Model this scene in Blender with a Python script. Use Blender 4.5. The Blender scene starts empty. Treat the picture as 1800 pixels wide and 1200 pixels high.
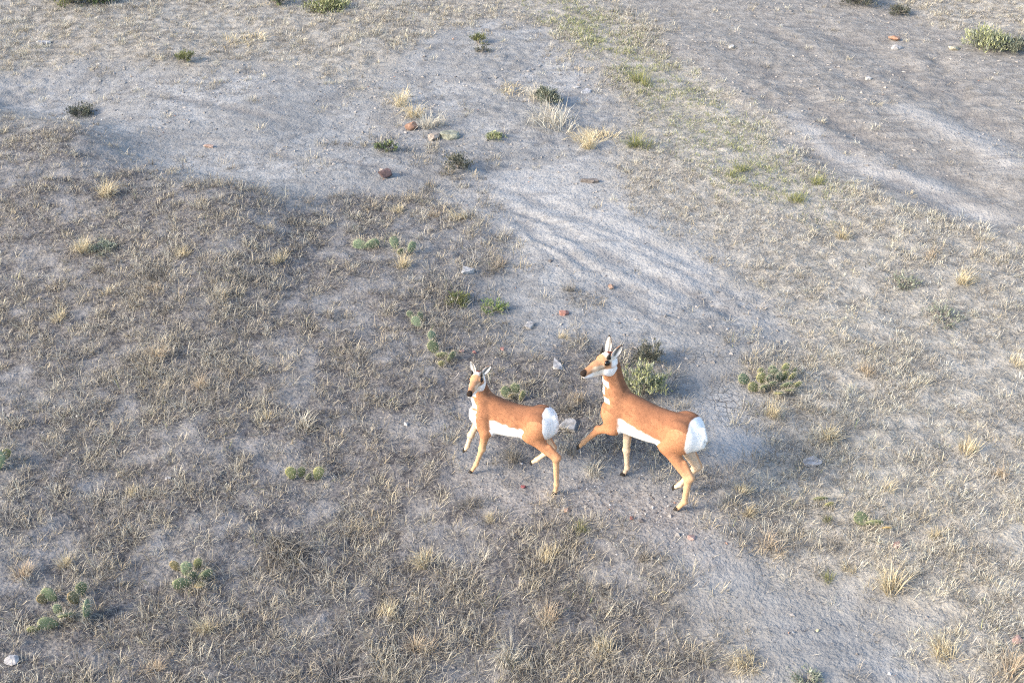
import bpy, math, random
import numpy as np
from mathutils import Vector, Matrix

random.seed(7)
rng = np.random.default_rng(11)
scene = bpy.context.scene
R = math.radians

# ------------------------------------------------------------------ camera, sky, sun, exposure
CAM_H, PITCH, FPX = 7.2, R(32), 2200.0            # height above ground, tilt below horizon, focal length in 1800-px units
cam_data = bpy.data.cameras.new('camera')
cam_data.sensor_width = 36.0
cam_data.lens = FPX / 1800 * 36
cam_data.clip_end = 2000
cam = bpy.data.objects.new('camera', cam_data)
cam.location = (0, 0, CAM_H)
cam.rotation_euler = (math.pi / 2 - PITCH, 0, 0)
scene.collection.objects.link(cam)
scene.camera = cam

SUN_EL, SUN_AZ = R(27), R(-112)                   # azimuth clockwise from +Y: from the left, a little behind the camera
world = bpy.data.worlds.new('World')
scene.world = world
world.use_nodes = True
wn = world.node_tree
sky = wn.nodes.new('ShaderNodeTexSky')
sky.sky_type = 'NISHITA'
sky.sun_disc = False
sky.sun_elevation = SUN_EL
sky.sun_rotation = SUN_AZ
sky.air_density = 1.0
sky.dust_density = 1.6
sky.ozone_density = 1.0
wn.nodes['Background'].inputs['Strength'].default_value = 0.13
wn.links.new(sky.outputs[0], wn.nodes['Background'].inputs['Color'])

sun_data = bpy.data.lights.new('sun', 'SUN')
sun_data.energy = 1.8
sun_data.angle = R(15)
sun_data.color = (1.0, 0.86, 0.70)
sun = bpy.data.objects.new('sun', sun_data)
sd_ = Vector((math.sin(SUN_AZ) * math.cos(SUN_EL), math.cos(SUN_AZ) * math.cos(SUN_EL), math.sin(SUN_EL)))
sun.rotation_euler = (-sd_).to_track_quat('-Z', 'Y').to_euler()
scene.collection.objects.link(sun)

vs = scene.view_settings
vs.view_transform = 'Standard'
vs.look = 'None'
vs.exposure = 1.72
vs.gamma = 1.0
vs.use_curve_mapping = False
cy = scene.cycles
cy.max_bounces = 4; cy.diffuse_bounces = 2; cy.glossy_bounces = 1; cy.transmission_bounces = 1; cy.transparent_max_bounces = 2
cy.caustics_reflective = False; cy.caustics_refractive = False
cy.use_denoising = False
cy.filter_width = 1.1

# ------------------------------------------------------------------ helpers
COL = scene.collection

def link(o, parent=None):
    COL.objects.link(o)
    if parent is not None:
        o.parent = parent
    return o

def tag(o, label=None, cat=None, group=None, kind=None):
    if label: o['label'] = label
    if cat: o['category'] = cat
    if group: o['group'] = group
    if kind: o['kind'] = kind
    return o

def empty(name, loc=(0, 0, 0), rz=0.0):
    o = bpy.data.objects.new(name, None)
    o.empty_display_size = 0.1
    o.location = loc
    o.rotation_euler = (0, 0, rz)
    return link(o)

def mesh_from(name, verts, faces, mat=None, colors=None, smooth=True, uni=None):
    """verts (N,3), faces (M,k) array of one polygon size; colors (N,3) -> attribute 'tint'"""
    verts = np.ascontiguousarray(verts, dtype=np.float32)
    faces = np.ascontiguousarray(faces, dtype=np.int32)
    me = bpy.data.meshes.new(name)
    k = faces.shape[1]
    me.vertices.add(len(verts)); me.vertices.foreach_set('co', verts.ravel())
    me.loops.add(faces.size); me.loops.foreach_set('vertex_index', faces.ravel())
    me.polygons.add(len(faces))
    me.polygons.foreach_set('loop_start', np.arange(0, faces.size, k, dtype=np.int32))
    me.polygons.foreach_set('use_smooth', np.full(len(faces), bool(smooth)))
    if colors is not None:
        a = me.attributes.new('tint', 'FLOAT_COLOR', 'POINT')
        c = np.ones((len(verts), 4), np.float32); c[:, :colors.shape[1]] = colors
        a.data.foreach_set('color', c.ravel())
    me.update(calc_edges=True)
    if mat: me.materials.append(mat)
    return me

def mobj(name, me, parent=None):
    return link(bpy.data.objects.new(name, me), parent)

# ---- value noise
def _hash(ix, iy, s):
    h = (ix.astype(np.int64) * 374761393 + iy.astype(np.int64) * 668265263 + s * 982451653) & 0x7fffffff
    h = ((h ^ (h >> 13)) * 1274126177) & 0x7fffffff
    return ((h ^ (h >> 16)) & 0xffff) / 65535.0

def vnoise(x, y, s=0):
    ix = np.floor(x); iy = np.floor(y); fx = x - ix; fy = y - iy
    fx = fx * fx * (3 - 2 * fx); fy = fy * fy * (3 - 2 * fy)
    a = _hash(ix, iy, s); b = _hash(ix + 1, iy, s); c = _hash(ix, iy + 1, s); d = _hash(ix + 1, iy + 1, s)
    return a + (b - a) * fx + (c - a) * fy + (a - b - c + d) * fx * fy

def fbm(x, y, f, octs=3, s=0):
    t = 0; amp = 1; tot = 0
    for i in range(octs):
        t = t + amp * (vnoise(x * f, y * f, s + i * 17) - 0.5); tot += amp; amp *= 0.5; f *= 2.03
    return t / tot * 2

def sstep(a, b, x):
    t = np.clip((x - a) / (b - a), 0, 1)
    return t * t * (3 - 2 * t)

# ---- where a spot of the photograph lies on flat ground
def G(px, py, z=0.0):
    a = (px - 900) / FPX; b = -(py - 600) / FPX
    d = np.array([a, math.cos(PITCH) + b * math.sin(PITCH), -math.sin(PITCH) + b * math.cos(PITCH)])
    return np.array([0, 0, CAM_H]) + d * (z - CAM_H) / d[2]

def poly_w(pts):
    return np.array([G(*p)[:2] for p in pts])

def seg_dist(x, y, P):
    """distance to a polyline, with the signed side of the nearest segment and the parameter along it"""
    best = np.full(x.shape, 1e9); side = np.zeros(x.shape); par = np.zeros(x.shape)
    n = len(P) - 1
    for i in range(n):
        ax, ay = P[i]; bx, by = P[i + 1]
        dx, dy = bx - ax, by - ay; L2 = dx * dx + dy * dy
        t = np.clip(((x - ax) * dx + (y - ay) * dy) / L2, 0, 1)
        ex = x - ax - t * dx; ey = y - ay - t * dy
        d = np.hypot(ex, ey)
        m = d < best
        best = np.where(m, d, best); side = np.where(m, np.sign(dx * ey - dy * ex), side); par = np.where(m, (i + t) / n, par)
    return best, side, par

def poly_sd(x, y, P):
    """signed distance to a closed polygon, negative inside"""
    Q = np.vstack([P, P[:1]])
    d, _, _ = seg_dist(x, y, Q)
    ins = np.zeros(x.shape, bool)
    for i in range(len(P)):
        ax, ay = Q[i]; bx, by = Q[i + 1]
        c = ((ay > y) != (by > y)) & (x < (bx - ax) * (y - ay) / (by - ay + 1e-12) + ax)
        ins ^= c
    return np.where(ins, -d, d)

# ------------------------------------------------------------------ layout of the terrain
BARE = [poly_w(p) for p in [
    [(-200, 120), (0, 112), (150, 90), (330, 115), (500, 105), (620, 140), (700, 240), (830, 320), (890, 390), (800, 350), (660, 335), (560, 352), (430, 345), (310, 320), (220, 275), (120, 208), (0, 178), (-200, 180)],
    [(640, 140), (720, 60), (850, 25), (960, 48), (1060, 130), (1105, 210), (1085, 290), (1110, 355), (1190, 390), (1280, 450), (1400, 540), (1405, 620), (1320, 645), (1300, 720), (1330, 790), (1240, 830), (1170, 720), (1090, 600), (1010, 585), (960, 640), (880, 635), (810, 580), (830, 480), (900, 420), (850, 340), (700, 260)],
    [(830, 800), (950, 835), (1090, 805), (1250, 830), (1270, 900), (1330, 960), (1350, 1010), (1490, 1030), (1650, 1100), (1740, 1240), (1370, 1240), (1300, 1080), (1220, 1015), (1140, 965), (1060, 905), (960, 890), (850, 850)],
]]
ROAD = poly_w([(1040, -60), (1180, 85), (1260, 155), (1330, 210), (1450, 290), (1560, 340), (1700, 395), (1900, 450), (2100, 480), (2100, 80), (1650, 45), (1480, -60)])
GREEN = poly_w([(830, -30), (1010, -10), (1130, 80), (1250, 165), (1330, 240), (1470, 330), (1440, 385), (1290, 335), (1190, 270), (1110, 150), (960, 35)])
CRACK = poly_w([(1160, 635), (1230, 612), (1300, 640), (1310, 730), (1270, 760), (1190, 710)])
DARKGRAVEL = poly_w([(830, 815), (960, 850), (1100, 850), (1240, 850), (1270, 920), (1230, 960), (1120, 930), (980, 900), (860, 860)])
BANK = poly_w([(-300, 150), (60, 186), (140, 214), (230, 288), (330, 330), (450, 352), (600, 348)])
HOLLOW = [(poly_w([(60, 165)])[0], 1.5, 0.28), (poly_w([(240, 300)])[0], 0.9, 0.10), (poly_w([(150, 185)])[0], 0.8, 0.06)]
RUTS = [(poly_w(p), w, d) for p, w, d in [
    ([(850, 340), (960, 390), (1080, 455), (1200, 510), (1330, 560)], 0.10, 0.035),
    ([(870, 365), (980, 430), (1080, 500), (1170, 560)], 0.09, 0.030),
    ([(800, 300), (900, 330), (1000, 370), (1120, 420), (1260, 480)], 0.12, 0.03),
    ([(930, 420), (1010, 480), (1080, 520)], 0.05, 0.02),
    ([(980, 410), (1090, 470), (1150, 500)], 0.05, 0.02),
    ([(1180, 110), (1300, 190), (1420, 260), (1560, 320), (1800, 400)], 0.22, 0.05),
    ([(1230, 60), (1380, 140), (1480, 215), (1620, 285), (1830, 360)], 0.25, 0.05),
    ([(1400, 30), (1520, 75), (1600, 130), (1700, 200), (1830, 270)], 0.3, 0.05),
    ([(1560, 170), (1660, 220), (1720, 250), (1820, 300)], 0.25, -0.04),
    ([(1410, 190), (1480, 225), (1540, 255)], 0.2, 0.05),
    ([(1640, 80), (1670, 140), (1700, 175), (1760, 185)], 0.18, 0.06),
    ([(700, 330), (780, 350), (860, 385)], 0.06, 0.02),
    ([(905, 395), (1000, 450), (1100, 500), (1180, 530)], 0.045, 0.025),
    ([(890, 375), (960, 405), (1040, 430)], 0.05, 0.025),
    ([(1010, 395), (1100, 430), (1210, 480), (1290, 530)], 0.05, 0.02),
    ([(1060, 500), (1130, 545), (1200, 580)], 0.05, 0.02),
    ([(840, 345), (930, 372), (1010, 405)], 0.045, 0.02),
    ([(520, 270), (620, 285), (720, 300), (820, 330)], 0.07, 0.02),
    ([(250, 150), (380, 175), (520, 215)], 0.12, 0.03),
    ([(330, 240), (450, 250), (560, 290)], 0.10, 0.03),
    ([(1290, 130), (1370, 190), (1440, 235), (1530, 285)], 0.16, 0.04),
    ([(1330, 40), (1450, 100), (1560, 165)], 0.16, 0.04),
    ([(1540, 300), (1640, 330), (1760, 380)], 0.14, 0.035),
]]
PALE = [(poly_w(p), w) for p, w in [
    ([(1560, 175), (1640, 215), (1720, 250), (1830, 295)], 0.28),
    ([(1340, 190), (1400, 225), (1500, 285), (1620, 320), (1830, 400)], 0.25),
    ([(850, 300), (960, 350), (1100, 420), (1300, 520)], 1.0),
    ([(1220, 680), (1260, 740), (1290, 800)], 0.5),
]]
LA = np.array([1.511, 8.776]); LB = np.array([0.442, 8.971])       # ground points of the two animals

def height(x, y):
    x = np.asarray(x, float); y = np.asarray(y, float)
    r = np.hypot(x, y - 12)
    far = sstep(18, 60, r)
    h = 0.16 * fbm(x, y, 0.16, 3, 1) * (1 + 5 * far) + 0.05 * fbm(x, y, 0.8, 2, 5)
    d, side, par = seg_dist(x, y, BANK)
    s = -d * side                                        # positive on the camera's side of the bank
    h = h + 0.20 * sstep(-0.75, 0.45, s) * (1 - sstep(0.6, 4.5, s)) * (1 - sstep(0.8, 1.0, par))
    for c, rad, dep in HOLLOW:
        h = h - dep * np.exp(-((x - c[0]) ** 2 + (y - c[1]) ** 2) / rad ** 2)
    for P, w, dep in RUTS:
        d, _, par = seg_dist(x + 0.05 * fbm(x, y, 2.0, 2, 31), y + 0.05 * fbm(x, y, 2.0, 2, 37), P)
        f = sstep(0, 0.12, par) * (1 - sstep(0.88, 1, par)) * (0.5 + vnoise(x * 1.7, y * 1.7, 91))
        h = h - .45 * dep * f * (np.exp(-(d / w) ** 2) - 0.45 * np.exp(-((d - 1.9 * w) / w) ** 2))
    for c in (LA, LB):                                   # level footing under the animals
        cc = c + np.array([-0.35, 0.2])
        h = h * sstep(0.5, 1.6, np.hypot(x - cc[0], y - cc[1]))
    return h

def P(px, py):
    z = 0.0
    for _ in range(12):
        p = G(px, py, z); z = float(height(p[0], p[1]))
    return Vector((p[0], p[1], z))

def masks(x, y):
    wx = x + 0.40 * fbm(x, y, 1.0, 4, 41); wy = y + 0.40 * fbm(x, y, 1.0, 4, 47)
    bare = np.zeros(x.shape)
    for B in BARE:
        bare = np.maximum(bare, 1 - sstep(-0.50, 0.40, poly_sd(wx, wy, B)))
    road = 1 - sstep(-0.35, 0.35, poly_sd(wx, wy, ROAD))
    green = 1 - sstep(-0.7, 0.5, poly_sd(wx, wy, GREEN))
    crack = (1 - sstep(-0.55, 0.15, poly_sd(wx, wy, CRACK))) * sstep(-.55, .2, fbm(x, y, 2.2, 2, 53))
    gravel = 1 - sstep(-0.35, 0.35, poly_sd(wx, wy, DARKGRAVEL))
    pale = np.zeros(x.shape)
    for Q, w in PALE:
        d, _, par = seg_dist(wx, wy, Q)
        pale = np.maximum(pale, np.exp(-(d / w) ** 2) * sstep(0, .15, par) * (1 - sstep(.85, 1, par)))
    return bare, road, green, crack, gravel, pale

def grass_cover(x, y, b, r):
    patch = sstep(-.38, .26, fbm(x, y, 2.3, 3, 101) + .22 * fbm(x, y, .4, 2, 107))
    return (1 - .97 * b) * (1 - .97 * r) * (.32 + .68 * patch)

def rut_dark(x, y):
    r = np.zeros(x.shape)
    for Q, w, dep in RUTS:
        if dep < 0: continue
        d, _, par = seg_dist(x + 0.07 * fbm(x, y, 2.4, 3, 33), y + 0.07 * fbm(x, y, 2.4, 3, 39), Q)
        r = np.maximum(r, np.exp(-(d / (w * .8)) ** 2) * sstep(0, .2, par) * (1 - sstep(.8, 1, par)) * sstep(.25, .6, vnoise(x * 2.3, y * 2.3, 95)))
    return r

# ------------------------------------------------------------------ materials
def new_mat(name):
    m = bpy.data.materials.new(name); m.use_nodes = True
    nt = m.node_tree; b = nt.nodes['Principled BSDF']
    return m, nt, b

def N(nt, t, **kw):
    n = nt.nodes.new(t)
    for k, v in kw.items():
        if k in n.inputs: n.inputs[k].default_value = v
        else: setattr(n, k, v)
    return n

def mixc(nt, fac, a, b, mode='MIX'):
    m = nt.nodes.new('ShaderNodeMix'); m.data_type = 'RGBA'; m.blend_type = mode
    for sock, v in ((m.inputs[0], fac), (m.inputs[6], a), (m.inputs[7], b)):
        if hasattr(v, 'is_output') or isinstance(v, bpy.types.NodeSocket): nt.links.new(v, sock)
        elif isinstance(v, (tuple, list)): sock.default_value = (*v, 1) if len(v) == 3 else v
        else: sock.default_value = v
    return m.outputs[2]

def ramp(nt, src, lo, hi):
    m = nt.nodes.new('ShaderNodeMapRange'); m.inputs[1].default_value = lo; m.inputs[2].default_value = hi
    m.interpolation_type = 'SMOOTHSTEP'
    nt.links.new(src, m.inputs[0]); return m.outputs[0]

def math_(nt, op, a, b=None):
    m = nt.nodes.new('ShaderNodeMath'); m.operation = op
    for i, v in enumerate((a, b)):
        if v is None: continue
        if isinstance(v, bpy.types.NodeSocket): nt.links.new(v, m.inputs[i])
        else: m.inputs[i].default_value = v
    return m.outputs[0]

_a, _b = G(850, 340), G(1330, 560)
TRACK_ANG = -math.atan2(_b[1] - _a[1], _b[0] - _a[0])       # the tracks run this way
def make_ground_mat():
    m, nt, b = new_mat('dry_soil')
    geo = N(nt, 'ShaderNodeNewGeometry'); pos = geo.outputs['Position']
    at = N(nt, 'ShaderNodeAttribute', attribute_name='mask'); at2 = N(nt, 'ShaderNodeAttribute', attribute_name='mask2')
    s1 = N(nt, 'ShaderNodeSeparateColor'); nt.links.new(at.outputs['Color'], s1.inputs[0])
    s2 = N(nt, 'ShaderNodeSeparateColor'); nt.links.new(at2.outputs['Color'], s2.inputs[0])
    bare, road, green = s1.outputs; crack, gravel, pale = s2.outputs
    def noise(scale, detail=4, rough=.6):
        n = N(nt, 'ShaderNodeTexNoise', Scale=scale, Detail=detail, Roughness=rough); nt.links.new(pos, n.inputs['Vector']); return n.outputs['Fac']
    n1 = noise(0.7, 2); n2 = noise(5, 3, .7); n3 = noise(28, 2, .7); n4 = noise(90, 1, .65)
    soil = mixc(nt, ramp(nt, n2, .3, .72), (.064, .060, .061), (.188, .179, .178))
    gap = mixc(nt, ramp(nt, n2, .3, .72), (.14, .136, .134), (.265, .260, .257))
    soil = mixc(nt, ramp(nt, green, .15, .75), gap, soil)
    litter = mixc(nt, math_(nt, 'MULTIPLY', ramp(nt, n3, .45, .68), .7), soil, (.29, .265, .23))
    bare_c = mixc(nt, ramp(nt, n1, .3, .7), (.245, .245, .240), (.345, .345, .338))
    bare_c = mixc(nt, ramp(nt, n2, .35, .75), bare_c, (.205, .204, .199))
    bare_c = mixc(nt, math_(nt, 'MULTIPLY', ramp(nt, noise(1.9, 3, .65), .48, .68), .6), bare_c, (.160, .158, .154))
    road_c = mixc(nt, ramp(nt, n2, .3, .7), (.195, .183, .166), (.315, .298, .272))
    sx = N(nt, 'ShaderNodeSeparateXYZ'); nt.links.new(pos, sx.inputs[0])
    east = ramp(nt, math_(nt, 'ADD', math_(nt, 'SUBTRACT', sx.outputs[0], math_(nt, 'MULTIPLY', sx.outputs[1], .10)), math_(nt, 'ADD', math_(nt, 'MULTIPLY', n1, 1.5), math_(nt, 'MULTIPLY', ramp(nt, sx.outputs[1], 11.5, 16.5), 2.0))), .6, 3.0)
    east = math_(nt, 'MAXIMUM', east, math_(nt, 'MULTIPLY', ramp(nt, sx.outputs[1], 16.5, 20.0), .75))
    litter = mixc(nt, math_(nt, 'MULTIPLY', east, .9), litter, mixc(nt, ramp(nt, n2, .3, .72), (.25, .232, .198), (.45, .42, .36)))
    c = mixc(nt, bare, litter, bare_c)
    c = mixc(nt, road, c, road_c)
    grc = mixc(nt, ramp(nt, n3, .4, .62), (.20, .18, .165), (.33, .31, .29))
    c = mixc(nt, math_(nt, 'MULTIPLY', gravel, .8), c, grc)
    c = mixc(nt, math_(nt, 'MULTIPLY', pale, .5), c, (.43, .428, .418))
    c = mixc(nt, math_(nt, 'MULTIPLY', at2.outputs['Alpha'], .5), c, (.15, .14, .135))
    mp = N(nt, 'ShaderNodeMapping', vector_type='POINT'); nt.links.new(pos, mp.inputs[0]); mp.inputs['Rotation'].default_value = (0, 0, TRACK_ANG); mp.inputs['Scale'].default_value = (.55, 5.5, 1)
    ns = N(nt, 'ShaderNodeTexNoise', Scale=1.6, Detail=3.0, Roughness=.65); nt.links.new(mp.outputs[0], ns.inputs['Vector'])
    st_ = ramp(nt, ns.outputs['Fac'], .50, .68)
    c = mixc(nt, math_(nt, 'MULTIPLY', st_, math_(nt, 'MULTIPLY', math_(nt, 'MAXIMUM', math_(nt, 'MULTIPLY', bare, .6), road), .55)), c, (.165, .155, .148))
    # fine speckle of grit
    vor = N(nt, 'ShaderNodeTexVoronoi', Scale=34.0, Randomness=1.0); nt.links.new(pos, vor.inputs['Vector'])
    sp = N(nt, 'ShaderNodeSeparateColor'); nt.links.new(vor.outputs['Color'], sp.inputs[0])
    dot = math_(nt, 'MULTIPLY', math_(nt, 'LESS_THAN', vor.outputs['Distance'], .30), math_(nt, 'GREATER_THAN', sp.outputs[0], .80))
    c = mixc(nt, math_(nt, 'MULTIPLY', dot, .55), c, mixc(nt, sp.outputs[1], (.12, .105, .10), (.45, .43, .41)))
    c = mixc(nt, .45, c, mixc(nt, n4, (.35, .35, .35), (1.5, 1.5, 1.5)), 'MULTIPLY')
    # drying cracks
    wob = N(nt, 'ShaderNodeTexNoise', Scale=9.0, Detail=3.0); nt.links.new(pos, wob.inputs['Vector'])
    add = N(nt, 'ShaderNodeVectorMath', operation='MULTIPLY_ADD'); nt.links.new(wob.outputs['Color'], add.inputs[0]); add.inputs[1].default_value = (.09, .09, 0); nt.links.new(pos, add.inputs[2])
    vc = N(nt, 'ShaderNodeTexVoronoi', feature='DISTANCE_TO_EDGE', Scale=11.0); nt.links.new(add.outputs[0], vc.inputs['Vector'])
    cr = math_(nt, 'MULTIPLY', math_(nt, 'SUBTRACT', 1.0, ramp(nt, vc.outputs['Distance'], .0, .05)), crack)
    c = mixc(nt, math_(nt, 'MULTIPLY', cr, .6), c, (.11, .10, .095))
    nt.links.new(c, b.inputs['Base Color'])
    b.inputs['Roughness'].default_value = .95
    b.inputs['Specular IOR Level'].default_value = .12
    h = math_(nt, 'ADD', math_(nt, 'MULTIPLY', n2, .045), math_(nt, 'MULTIPLY', n3, .013))
    h = math_(nt, 'ADD', h, math_(nt, 'MULTIPLY', n4, .003))
    h = math_(nt, 'ADD', h, math_(nt, 'MULTIPLY', dot, .006))
    h = math_(nt, 'SUBTRACT', h, math_(nt, 'MULTIPLY', cr, .02))
    bp = N(nt, 'ShaderNodeBump', Strength=1.0, Distance=1.0); nt.links.new(h, bp.inputs['Height'])
    nt.links.new(bp.outputs[0], b.inputs['Normal'])
    return m

def make_tint_mat(name, rough=.85, spec=.15, transl=0.0, noise=None, bump=0.0, obj_var=0.0):
    m, nt, b = new_mat(name)
    at = N(nt, 'ShaderNodeAttribute', attribute_name='tint'); c = at.outputs['Color']
    if obj_var:
        oi = N(nt, 'ShaderNodeObjectInfo')
        v = math_(nt, 'MULTIPLY_ADD', oi.outputs['Random'], obj_var); v.node.inputs[2].default_value = 1 - obj_var / 2
        comb = N(nt, 'ShaderNodeCombineColor')
        for i in range(3): nt.links.new(v, comb.inputs[i])
        c = mixc(nt, 1.0, c, comb.outputs[0], 'MULTIPLY')
    if noise:
        tc = N(nt, 'ShaderNodeTexCoord')
        n = N(nt, 'ShaderNodeTexNoise', Scale=noise, Detail=4.0, Roughness=.65); nt.links.new(tc.outputs['Object'], n.inputs['Vector'])
        c = mixc(nt, .55, c, mixc(nt, ramp(nt, n.outputs['Fac'], .25, .75), (.5, .5, .5), (1.4, 1.4, 1.4)) if name != 'animal_coat' else mixc(nt, ramp(nt, n.outputs['Fac'], .25, .75), (.78, .78, .78), (1.2, 1.2, 1.2)), 'MULTIPLY')
        if bump:
            bp = N(nt, 'ShaderNodeBump', Strength=.8, Distance=bump); nt.links.new(n.outputs['Fac'], bp.inputs['Height']); nt.links.new(bp.outputs[0], b.inputs['Normal'])
    nt.links.new(c, b.inputs['Base Color'])
    b.inputs['Roughness'].default_value = rough
    b.inputs['Specular IOR Level'].default_value = spec
    if transl:
        out = nt.nodes['Material Output']
        t = N(nt, 'ShaderNodeBsdfTranslucent'); nt.links.new(c, t.inputs['Color'])
        mx = N(nt, 'ShaderNodeMixShader'); mx.inputs[0].default_value = transl
        nt.links.new(b.outputs[0], mx.inputs[1]); nt.links.new(t.outputs[0], mx.inputs[2]); nt.links.new(mx.outputs[0], out.inputs['Surface'])
    return m

def make_plain(name, col, rough=.6, spec=.3, noise=None):
    m, nt, b = new_mat(name)
    if noise:
        tc = N(nt, 'ShaderNodeTexCoord')
        n = N(nt, 'ShaderNodeTexNoise', Scale=noise, Detail=5.0, Roughness=.7); nt.links.new(tc.outputs['Object'], n.inputs['Vector'])
        c = mixc(nt, ramp(nt, n.outputs['Fac'], .3, .7), tuple(v * .6 for v in col), tuple(min(1, v * 1.35) for v in col))
        nt.links.new(c, b.inputs['Base Color'])
        bp = N(nt, 'ShaderNodeBump', Strength=.7, Distance=.01); nt.links.new(n.outputs['Fac'], bp.inputs['Height']); nt.links.new(bp.outputs[0], b.inputs['Normal'])
    else:
        b.inputs['Base Color'].default_value = (*col, 1)
    b.inputs['Roughness'].default_value = rough
    b.inputs['Specular IOR Level'].default_value = spec
    return m

M_GROUND = make_ground_mat()
M_GRASS = make_tint_mat('grass_blade', .75, .2, .28)
M_TUFT = make_tint_mat('tuft_blade', .75, .2, .32, obj_var=.12)
M_LEAF = make_tint_mat('shrub_leaf', .75, .2, .15)
M_STONE = make_tint_mat('gravel_stone', .9, .2)
M_COAT = make_tint_mat('animal_coat', .9, .08, noise=42, bump=.004)
M_HAIR = make_tint_mat('animal_hair', .75, .12)
M_HORN = make_plain('horn_black', (.018, .016, .015), .5, .3)
M_HOOF = make_plain('hoof_black', (.022, .019, .017), .55, .3)
M_EYE = make_plain('eye_black', (.008, .006, .005), .12, .5)
M_PAD = make_tint_mat('cactus_pad', .6, .3, noise=30, bump=.004, obj_var=.35)
M_SPINE = make_plain('cactus_spine', (.46, .42, .33), .7, .2)
M_TWIG = make_plain('dead_twig', (.30, .27, .24), .9, .1)

# ------------------------------------------------------------------ ground, dirt path, dirt road
def axis(lo, hi, step, far, g=1.22):
    a = list(np.arange(lo, hi + 1e-6, step)); s = step
    while a[-1] < far: s *= g; a.append(a[-1] + s)
    s = step
    while a[0] > -far: s *= g; a.insert(0, a[0] - s)
    return np.array(a)
gx = axis(-11.5, 11.5, .05, 400); gy = axis(5.8, 25.5, .05, 400)
X, Y = np.meshgrid(gx, gy)
near = (np.abs(X) < 14) & (Y > 3) & (Y < 28)
Z = height(X, Y)
bare, road, green, crack, gravel, pale = masks(X, Y)
loose = np.clip(bare + road, 0, 1)
# clods, hoof dents and hummocks on the near ground
clod = fbm(X, Y, 5.5, 3, 61); clod2 = fbm(X, Y, 11, 2, 67)
rough_zone = .25 + .75 * sstep(-.1, .5, fbm(X, Y, .45, 2, 71))
amp = (0.020 * (1 - loose) + 0.030 * bare * rough_zone + 0.017 * road * rough_zone) * (1 - .6 * crack) * (1 - .7 * pale)
Z = Z + np.where(near, amp * clod + amp * .6 * clod2, 0)
ny, nx = X.shape
V = np.stack([X, Y, Z], -1).reshape(-1, 3)
idx = np.arange(nx * ny).reshape(ny, nx)
F = np.stack([idx[:-1, :-1], idx[:-1, 1:], idx[1:, 1:], idx[1:, :-1]], -1).reshape(-1, 4)
dzx = np.gradient(Z, gx, axis=1); dzy = np.gradient(Z, gy, axis=0)
NRM = np.stack([-dzx, -dzy, np.ones_like(Z)], -1).reshape(-1, 3); NRM /= np.linalg.norm(NRM, axis=1)[:, None]
mk1 = np.stack([bare, road, grass_cover(X, Y, bare, road), np.ones_like(bare)], -1).reshape(-1, 4)
mk2 = np.stack([crack, gravel, pale, rut_dark(X, Y) * loose], -1).reshape(-1, 4)
fb = bare.reshape(-1)[F].mean(1); fr = road.reshape(-1)[F].mean(1)
which = np.where(fr > .5, 2, np.where(fb > .5, 1, 0))
for k, (name, label) in enumerate([('ground', 'dry grey soil of the grassland'), ('dirt_path', 'pale bare earth path running past the animals'), ('dirt_road', 'rutted bare dirt road in the upper right')]):
    f = F[which == k]
    used, inv = np.unique(f, return_inverse=True)
    me = mesh_from(name, V[used], inv.reshape(-1, 4), M_GROUND)
    for nm, mk in (('mask', mk1), ('mask2', mk2)):
        a = me.attributes.new(nm, 'FLOAT_COLOR', 'POINT'); a.data.foreach_set('color', mk[used].astype(np.float32).ravel())
    me.normals_split_custom_set_from_vertices(NRM[used].tolist())
    tag(mobj(name, me), label, kind='structure')

def hgt(x, y):
    """height of the built surface, bilinear on the grid"""
    x = np.asarray(x, float); y = np.asarray(y, float)
    i = np.clip(np.searchsorted(gx, x) - 1, 0, nx - 2); j = np.clip(np.searchsorted(gy, y) - 1, 0, ny - 2)
    u = (x - gx[i]) / (gx[i + 1] - gx[i]); v = (y - gy[j]) / (gy[j + 1] - gy[j])
    return (Z[j, i] * (1 - u) * (1 - v) + Z[j, i + 1] * u * (1 - v) + Z[j + 1, i] * (1 - u) * v + Z[j + 1, i + 1] * u * v)

def spot(px, py):
    p = P(px, py); return Vector((p.x, p.y, float(hgt(p.x, p.y))))

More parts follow.
